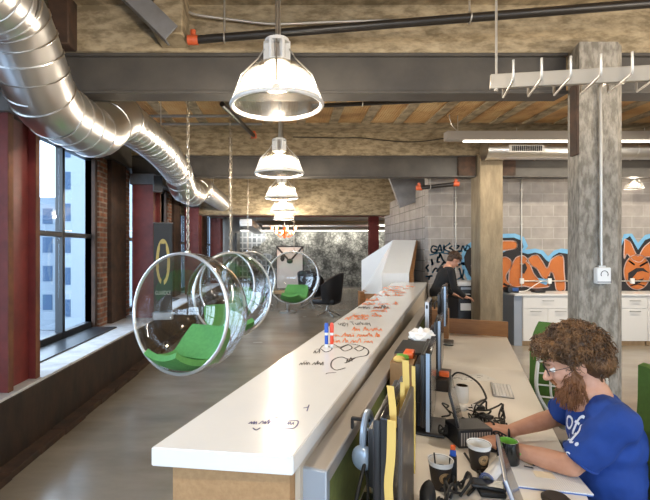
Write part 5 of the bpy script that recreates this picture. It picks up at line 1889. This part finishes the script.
# slim silver display seen edge-on by the partition
t = thing('display', 'slim silver display seen edge-on against the far partition rail', 'monitor', D(2.62, .075, ZD), ANG)
MB().b2((-.016, -.02, .07), (.016, .36, .46), .008, 2).build('case', 'laptop_lid', t)
MB().b2((.0155, -.006, .10), (.0175, .35, .45)).build('screen', 'screen', t)
MB().b2((-.05, .10, 0), (.06, .24, .012), .005).b2((-.02, .13, .01), (-.008, .21, .12)).build('stand', 'laptop_lid', t)
MB().b2((-.008, -.0225, .40), (.008, -.019, .43), .003).build('sensor', 'black', t)

# collage board in front of the near monitor
t = thing('collage_board', 'dark picture board with faded prints leaning on the near monitor', 'board', D(.06, .192, ZD), ANG)
MB().b2((-.007, 0.0, 0.0155), (.007, .30, .425), .003).build('board', 'collage', t)
# yellow paper strips
def strip(label, pts, w, wdir):
    g = []
    pp = bez(pts, 4)
    for p in pp:
        g.append([p - Vector(wdir) * w / 2, p, p + Vector(wdir) * w / 2])
    return tag(MB().sheet(g, .0012).build('paper_strip', 'yellow', None, 60), label, 'paper', 'yellow paper strips on the near monitor')
uu = Vector((UX, UY, 0))
vv = Vector((VX, VY, 0))
def DD(a, b, z):
    return D(a, b, z)
strip('long yellow paper strip hanging down the near edge of the near monitor', [DD(.046, .172, 1.15), DD(.044, .170, 1.05), DD(.046, .163, .97), DD(.044, .168, .90)], .024, vv)
strip('yellow paper strip leaning left out of the top of the near monitor', [DD(.075, .172, 1.12), DD(.09, .168, 1.17), DD(.11, .158, 1.225)], .020, vv)
strip('yellow paper strip sticking up behind the collage board', [DD(.36, .172, 1.08), DD(.37, .172, 1.16), DD(.385, .168, 1.235)], .022, vv)
strip('narrow yellow paper strip upright beside the tallest one', [DD(.27, .172, 1.08), DD(.27, .172, 1.14), DD(.275, .172, 1.19)], .014, vv)
strip('yellow paper strip along the far edge of the collage board', [DD(.375, .196, 1.22), DD(.377, .197, 1.05), DD(.375, .196, .85)], .012, vv)

# box of bits, black box and tissue behind the second monitor
t = thing('cardboard_box', 'brown cardboard box of bright odds and ends behind the near monitor', 'box', D(1.10, .075, ZD), ANG)
MB().b2((-.055, -.10, 0), (.055, .10, .335)).build('box', 'card', t)
tag(MB().ball(D(1.04, .06, ZD + .345), (.03, .035, .016), None, 2).build('cloth_bundle', 'yellow'), 'yellow bundle lying on the brown box', 'bundle')
tag(MB().b2((-.025, -.03, 0), (.025, .03, .022), .006, 2).build('small_box', 'mug_green'), 'little green box lying on the brown box', 'box').location = D(1.09, .07, ZD + .336)
o_ = tag(MB().b2((-.025, -.05, 0), (.025, .05, .03), .006, 2).build('small_box', 'orange'), 'little orange box lying on the brown box', 'box')
o_.location, o_.rotation_euler = D(1.15, .095, ZD + .336), (0, 0, ANG)
t = thing('storage_box', 'black storage box beside the partition, behind the brown box', 'box', D(1.37, .085, ZD), ANG)
MB().b2((-.07, -.16, 0), (.07, .16, .335), .008).build('box', 'black', t)
MB().b2((-.074, -.164, .30), (.074, .164, .345), .006).build('lid', 'black_soft', t)
tp = MB()
tp.ball((0, 0, .03), (.075, .085, .045), None, 3)
for v in tp.bm.verts:
    v.co += v.co.normalized() * .028 * noise.fractal(v.co * 26, 1.0, 2.0, 3)
    v.co.z = max(v.co.z, .002)
o_ = tag(tp.build('tissue', 'paper_white', None, 20), 'crumpled white tissue lying on a black box between the monitors', 'tissue')
t = thing('storage_box', 'black storage box under the crumpled tissue', 'box', D(1.70, .09, ZD), ANG)
MB().b2((-.065, -.15, 0), (.065, .15, .31), .008).build('box', 'black', t)
MB().b2((-.068, -.153, .28), (.068, .153, .315), .005).build('lid', 'black_soft', t)
o_.location = D(1.68, .115, ZD + .318)
t = thing('cardboard_box', 'tall brown cardboard box at the far end beside the oak panel', 'box', D(3.56, .13, ZD), ANG)
MB().b2((-.09, -.12, 0), (.09, .12, .28), .003).build('box', 'wood', t)
m = MB()
m.tube(bez([(-.05, 0, .28), (-.04, 0, .35), (.03, 0, .36), (.06, 0, .28)]), .008, 6)
m.build('handle', 'black', t)

# headphones hanging on the partition
t = thing('headphones', 'pale blue headphones hanging on the olive felt partition', 'headphones', D(.31, .05, .955), ANG)
MB().tube([(-.0, .075 * math.cos(a * PI / 14), .02 + .085 * math.sin(a * PI / 14)) for a in range(15)], .011, 8).build('headband', 'silver_edge', t)
for sd in (-1, 1):
    cpn = MB().ball((0, .075 * sd, -.015), (.036, .022, .042), None, 3).build('ear_cup', 'silver_edge', t)
    MB().ball((0, .060 * sd, -.015), (.032, .015, .038), None, 2).build('ear_pad', 'black_soft', cpn)
MB().b2((-.056, -.008, .075), (.01, .008, .085), .003).b2((-.056, -.008, .0455), (-.048, .008, .08)).build('hook', 'black', t)

# cables
crnd = random.Random(5)
def cable(label, pts, r=.0045, m_='black_soft', g=None):
    return tag(MB().tube(bez(pts, 8), r, 7).build('cable', m_), label, 'cable', g)
cable('black cable looping down the felt partition under the headphones', [D(.22, .06, .93), D(.16, .05, .86), D(.10, .045, .80), D(.12, .06, .745), D(.25, .08, .74)], .006)
cable('second black cable hanging along the felt partition', [D(.27, .05, .92), D(.20, .075, .86), D(.14, .085, .80), D(.17, .10, .745), D(.34, .11, .74)], .005)
cable('thick black cable curving in front of the near coffee cup', [D(.08, .34, .737), D(.22, .355, .737), D(.33, .40, .737), D(.40, .45, .737), D(.44, .52, .739)], .006)
cable('black cable arching from the monitor behind the white mug', [D(1.80, .26, .76), D(1.86, .32, .82), D(1.78, .43, .80), D(1.66, .48, .745), D(1.60, .45, .737), D(1.50, .40, .737)], .006)
for k in range(28):
    a0, b0 = 1.12 + crnd.uniform(-.1, .28), .38 + crnd.uniform(-.1, .14)
    pts = []
    for i in range(6):
        a0 += crnd.uniform(-.09, .09)
        b0 += crnd.uniform(-.05, .06)
        a_ = min(max(a0, 1.0), 1.46)
        b_ = min(max(b0, .25), .55)
        pts.append(D(a_, b_, ZD + .006 + (crnd.uniform(0, .06) if 0 < i < 5 else 0)))
    cable('black cable in the tangle behind the vented box', pts, crnd.uniform(.0035, .0055), g='tangle of black cables on the desk')
for k in range(9):
    a0, b0 = .34 + crnd.uniform(-.1, .25), .30 + crnd.uniform(-.03, .05)
    pts = []
    for i in range(6):
        a0 += crnd.uniform(-.08, .09)
        b0 += crnd.uniform(-.03, .04)
        pts.append(D(min(max(a0, .15), .75), min(max(b0, .26), .40), ZD + .006 + (crnd.uniform(0, .07) if 0 < i < 5 else 0)))
    cable('black cable in the knot between the near monitor and the cups', pts, crnd.uniform(.0035, .0055), g='knot of black cables by the near monitor')
cable('black cable trailing past the second coffee cup', [D(.86, .36, .737), D(.76, .39, .737), D(.66, .42, .737), D(.60, .40, .737), D(.52, .37, .737)], .005)
t = thing('cable_adapter', 'small black adapter with white plug on its lead, on the middle desk', 'adapter', at(487, 418, ZD), ANG + R(60))
MB().b2((-.018, -.03, 0), (.018, .03, .018), .006, 2).build('body', 'black', t)
MB().tube(bez([(0, .03, .009), (.01, .08, .009), (0, .12, .012)]), .003, 6).build('lead', 'black', t)
MB().b2((-.02, .115, 0), (.02, .155, .03), .008, 2).build('plug', 'white_gloss', t)
t = thing('plug', 'white and black mains plug lying in the cable tangle', 'plug', at(478, 410, ZD), 0)
MB().b2((-.03, -.02, 0), (.0, .02, .03), .008, 2).build('cap', 'white_gloss', t)
MB().b2((.0, -.018, 0), (.035, .018, .025), .008, 2).build('body', 'black', t)

# vented black box
p = at(458.5, 449, ZD)
t = thing('desktop_box', 'low black vented computer box lying before the seated man', 'computer', p, R(6))
MB().b2((0, 0, 0), (.165, .13, .085), .005).build('case', 'black', t)
g = MB()
for k in range(12):
    g.b2((.012 + k * .0122, -.0015, .012), (.018 + k * .0122, .002, .07))
g.build('vent', 'alu', t)

# laptops, seen along their screens
def laptop(label, a, b, w, h, lean, lid='laptop_lid'):
    t = thing('laptop', label, 'laptop', D(a, b, ZD), ANG)
    MB().b2((0, 0, 0), (.215, w, .018), .005, 2).build('base', lid, t)
    kb = MB()
    for i in range(12):
        for k in range(5):
            kb.b2((.025 + k * .021, .02 + i * (w - .04) / 12, .0175), (.042 + k * .021, .017 + (i + 1) * (w - .04) / 12, .0195))
    kb.build('keyboard', 'black', t)
    rot_ = Matrix.Rotation(-lean, 3, 'Y')
    def L3(x_, y_, z_):
        return Vector((0, y_, .014)) + rot_ @ Vector((x_, 0, z_))
    l_ = MB()
    l_.box(L3(0, w / 2, h / 2), (.009, w, h), rot_, .003, 2)
    l_.build('lid', lid, t)
    MB().box(L3(.0048, w / 2, h / 2), (.001, w - .014, h - .02), rot_).build('screen', 'screen', t)
    MB().box(L3(-.0053, w / 2, h / 2), (.002, w - .006, h - .008), rot_, .0005).build('lid_back', 'lid_blue' if lid == 'laptop_lid' else 'black', t)
    return t
pl = at(459, 449, ZD)
laptop('open black laptop seen edge-on between the second monitor and the vented box', .93, .352, .30, .235, R(14), 'black')
laptop('open silver laptop seen edge-on in the foreground, cut by the lower edge', .205, .545, .335, .235, R(20))

# cups and mugs
def cup(label, p, liquid=True, stick=False):
    t = thing('coffee_cup', label, 'cup', p, 0, 'dark paper coffee cups')
    MB().lathe([(0, 0), (.030, 0), (.031, .004), (.0445, .104), (.043, .104), (.030, .008), (0, .008)], 32).build('cup_wall', 'cup', t)
    MB().lathe([(.0432, .088), (.0418, .088), (.0435, .1045), (.0465, .107), (.0472, .1045), (.0452, .102)], 32, closed=True).build('rim', 'paper_white', t)
    MB().lathe([(.0425, .103), (.0355, .05), (.036, .05), (.0428, .103)], 32).build('lining', 'paper_white', t)
    # round tan badge wrapped on the wall, facing the chairs and the camera
    az = R(-84)
    def W(u, z, dr):
        r_ = .031 + (.0135) * (z - .004) / .1 + dr
        th = az + u / .038
        return (r_ * math.cos(th), r_ * math.sin(th), z)
    bd = MB()
    for kk in range(28):
        a0, a1 = 2 * PI * kk / 28, 2 * PI * (kk + 1) / 28
        for r0, r1 in ((0, .010), (.010, .021)):
            q4 = [(r0, a0), (r1, a0), (r1, a1), (r0, a1)] if r0 else [(0, a0), (r1, a0), (r1, a1)]
            bd._add([W(rr_ * math.cos(an), .052 + rr_ * math.sin(an), .0008) for rr_, an in q4], [tuple(range(len(q4)))])
    bd.build('badge', 'tan', t)
    gl_ = MB()
    for u0, z0, u1, z1 in ((-.006, .043, -.002, .063), (-.002, .063, .003, .045), (.003, .045, .007, .062), (-.009, .053, .008, .053)):
        gl_.tube([W(u0 + (u1 - u0) * i / 4, z0 + (z1 - z0) * i / 4, .0012) for i in range(5)], .0009, 5)
    gl_.tube([W(.0175 * math.cos(i * PI / 12), .052 + .0175 * math.sin(i * PI / 12), .0012) for i in range(24)], .0005, 5, True)
    gl_.build('badge_mark', 'cup', t)
    tx = MB()
    for i in range(6):
        u0 = -.010 + .0036 * i
        tx.tube([W(u0, .021, .0008), W(u0 + .0026, .021, .0008)], .0008, 5)
    tx.build('small_print', 'tan', t)
    if liquid:
        MB().lathe([(0, .07), (.0378, .07)], 32).build('coffee', 'coffee', t)
    if stick:
        MB().tube([(-.012, .0, .02), (-.020, .012, .125)], .003, 6).build('stirrer', 'black', t)
    return t
cup('dark paper coffee cup nearest the camera, with a stirrer', at(440.5, 487.5, ZD), True, True)
cup('dark paper coffee cup in front of the vented box', at(479, 469, ZD), False)
def mug(label, p, outer, inner, rz, hh_=.095, rr_=.043, belly=.0):
    t = thing('mug', label, 'mug', p, rz)
    MB().lathe([(0, 0), (rr_ - .006, 0), (rr_ - .001 + belly, .012), (rr_ + belly, hh_ * .5), (rr_ - .002, hh_), (rr_ - .005, hh_)], 32).build('body', outer, t)
    MB().lathe([(rr_ - .005, hh_ - .0005), (rr_ - .0065, hh_ * .5), (rr_ - .012, .02), (0, .015)], 32).build('lining', inner, t)
    MB().tube(bez([(rr_ - .004, 0, hh_ * .82), (rr_ + .022, 0, hh_ * .75), (rr_ + .026, 0, hh_ * .45), (rr_ - .004, 0, hh_ * .22)], 6), .0055, 8).build('handle', outer, t)
    return t
mug('white mug standing on the middle desk', at(462, 402, ZD), 'white_gloss', 'coffee', R(150), .098, .037)
mg = mug('black mug with lime green inside, beside the man\'s arm', at(508, 464, ZD), 'mug_black', 'mug_green', R(100), .098, .041, .003)
em = MB()
def MW(u, z):
    th = R(-95) + u / .0435
    return (.0455 * math.cos(th), .0455 * math.sin(th), z)
em.tube([MW(.0105 * math.cos(i * PI / 8), .048 + .0105 * math.sin(i * PI / 8)) for i in range(16)], .0018, 5, True)
for sd in (-1, 1):
    em.tube([MW(sd * .011, .048), MW(sd * .018, .0505), MW(sd * .026, .051)], .0028, 5).tube([MW(sd * .011, .046), MW(sd * .02, .0455)], .002, 5)
em.ball(MW(0, .048), (.004, .003, .004), None, 1)
em.build('emblem', 'mug_green', mg)

# keyboard and the strip of paper behind it
t = thing('keyboard', 'slim white keyboard on the middle desk', 'keyboard', at(502, 391, ZD), ANG)
kb = MB().b2((-.058, -.14, 0.001), (.058, .14, .007), .003)
kb.box((-.052, 0, .008), (.016, .27, .012), None, .004)
kb.build('tray', 'laptop_lid', t)
ks = MB()
for r_ in range(5):
    for k in range(14):
        ks.b2((-.040 + r_ * .0185, -.133 + k * .019, .0065), (-.0245 + r_ * .0185, -.117 + k * .019, .0105), .0012)
ks.build('keys', 'white_gloss', t)
pa, pb = at(450, 380, ZD), at(490, 377, ZD)
t = thing('paper_sheet', 'long white printed sheet lying behind the white mug', 'paper', pa.lerp(pb, .5), math.atan2((pb - pa).y, (pb - pa).x))
Lp = (pb - pa).length
MB().b2((-Lp / 2, -.065, .0005), (Lp / 2, .085, .002)).build('sheet', 'paper_white', t)
pr = MB()
for i in range(16):
    x_ = -Lp / 2 + .02 + crnd.random() * (Lp - .05)
    y_ = crnd.uniform(-.05, .07)
    pr.b2((x_, y_, .0018), (x_ + crnd.uniform(.008, .03), y_ + .006, .0024))
pr.build('printing', 'ink_black', t)
# orange thing on a dark box
p = at(441, 388, ZD)
t = thing('power_brick', 'dark grey power supply box behind the white mug', 'box', p, ANG)
MB().b2((-.05, -.08, 0), (.05, .08, .075), .006).build('case', 'cup', t)
o_ = tag(MB().b2((-.03, -.025, 0), (.03, .025, .03), .005).build('small_box', 'orange'), 'small orange box lying on the dark power supply', 'box')
o_.location, o_.rotation_euler = D(1.62, .275, .8), (0, 0, ANG)
o_.location = Vector((p.x + .02, p.y, ZD + .076))

# notebook, note, pencil, pen
p = at(543, 481, ZD)
t = thing('notebook', 'open lined notebook on the desk under the man\'s forearm', 'notebook', at(546, 478, ZD), ANG + R(9))
MB().b2((-.15, -.105, .001), (.12, .125, .004)).build('cover', 'blue_print', t)
MB().b2((-.152, -.103, .004), (.122, .127, .009), .001).build('pages', 'lined', t)
MB().b2((-.04, -.02, .0092), (.03, .03, .0098)).build('sticky_note', mat('cream_note', (.80, .72, .55), .8), t)
def stick(name, label, p0, p1, r, m_, tipm, cat):
    t = thing(name, label, cat, p0)
    d = p1 - p0
    MB().tube([(0, 0, 0), d * .9], r, 6).build('shaft', m_, t)
    MB().tube([d * .9, d], [r, r * .25], 6).build('tip', tipm, t)
    return t
z_ = ZD + .015
stick('pencil', 'natural wood pencil lying beside the black mug', at(516, 457, z_), at(535, 466, z_), .0042, 'tan', 'ink_black', 'pencil')
stick('pen', 'thin dark pen lying on the notebook', at(524, 466, z_), at(534, 468, z_), .0028, 'black', 'brushed', 'pen')
# rolled print
p0, p1 = at(487, 480, ZD + .026), at(502, 462, ZD + .026)
t = thing('rolled_magazine', 'rolled blue and white magazine lying behind the silver laptop', 'magazine', p0)
d = p1 - p0
ax = d.normalized()
q_ = ax.to_track_quat('Z', 'Y').to_matrix()
m = MB()
sp_ = []
g = []
for i in range(50):
    th = i * .42
    r_ = .009 + .0165 * i / 49
    g.append([q_ @ Vector((r_ * math.cos(th), r_ * math.sin(th), zz_ * d.length)) for zz_ in (0, .5, 1)])
m.sheet(g, .0011)
m.build('roll', 'paper_white', t, 60)
m = MB()
for r_ in (.0175, .0225, .026):
    m.tube([q_ @ Vector((r_ * math.cos(k * PI / 12), r_ * math.sin(k * PI / 12), -.001)) for k in range(24)], .0012, 5, True)
m.build('printed_edge', 'blue_print', t)
# black phones / dongles in the foreground
p = at(488, 492, ZD)
t = thing('phone', 'black phone lying askew on a black wallet in the foreground', 'phone', Vector((p.x, p.y, ZD + .022)), R(-20))
MB().b2((-.058, -.03, 0), (.058, .03, .011), .004, 2).build('case', 'black', t)
MB().b2((-.05, -.026, .0105), (.05, .026, .0118)).build('screen', 'bezel', t)
t = thing('wallet', 'black wallet under the phone in the foreground', 'wallet', Vector((p.x + .005, p.y - .01, ZD)), R(-8))
MB().b2((-.045, -.035, .001), (.045, .035, .021), .006, 2).build('body', 'black_soft', t)
stick('usb_stick', 'small metal stick beside the black phone', at(478, 478, ZD + .006), at(480, 468, ZD + .006), .005, 'brushed', 'brushed', 'stick')
# dark marker box with blue and orange lighters beside the near cup
p = at(453, 484, ZD)
t = thing('pen_box', 'narrow black holder beside the near coffee cup', 'holder', p, ANG)
MB().b2((-.014, -.02, 0), (.014, .02, .105), .003).build('case', 'black', t)
lg = thing('lighter', 'blue and orange lighter standing in the narrow black holder', 'lighter', Vector((p.x, p.y, p.z + .10)), ANG)
MB().b2((-.011, -.006, 0.006), (.011, .006, .030), .003).build('body', 'blue_plastic', lg)
MB().b2((-.009, -.005, .030), (.009, .005, .048), .002).build('top', 'orange', lg)
# dark bag of adapters by the near monitor
t = thing('bag', 'slumped black bag of adapters beside the near monitor', 'bag', D(.36, .245, ZD), ANG)
m = MB().ball((0, 0, .055), (.026, .075, .056), None, 3)
for v in m.bm.verts:
    v.co += v.co.normalized() * .012 * noise.fractal(v.co * 18, 1.0, 2.0, 3)
    v.co.z = max(v.co.z, .001)
m.build('body', 'black_soft', t)
# lid at the lower edge
t = thing('cup_lid', 'round dark lid at the lower edge in front of the notebook', 'lid', at(556, 501, ZD))
MB().lathe([(0, 0), (.046, 0), (.047, .01), (.04, .014), (.038, .018), (0, .018)], 28).build('lid', 'cup', t)
# marker pens in the cup on the partition side
t = thing('pen_cup', 'small clear cup with a red and a black pen behind the near monitor', 'pen cup', D(.42, .07, ZD))
MB().lathe([(0, 0), (.028, 0), (.032, .19), (.030, .19), (.027, .004), (0, .004)], 20).build('cup', 'paper_white', t)
for dx, m_ in ((.01, 'red_plastic'), (-.01, 'black')):
    MB().tube([(dx, 0, .01), (dx * 2, .01, .27)], .005, 8).build('pen', m_, t)
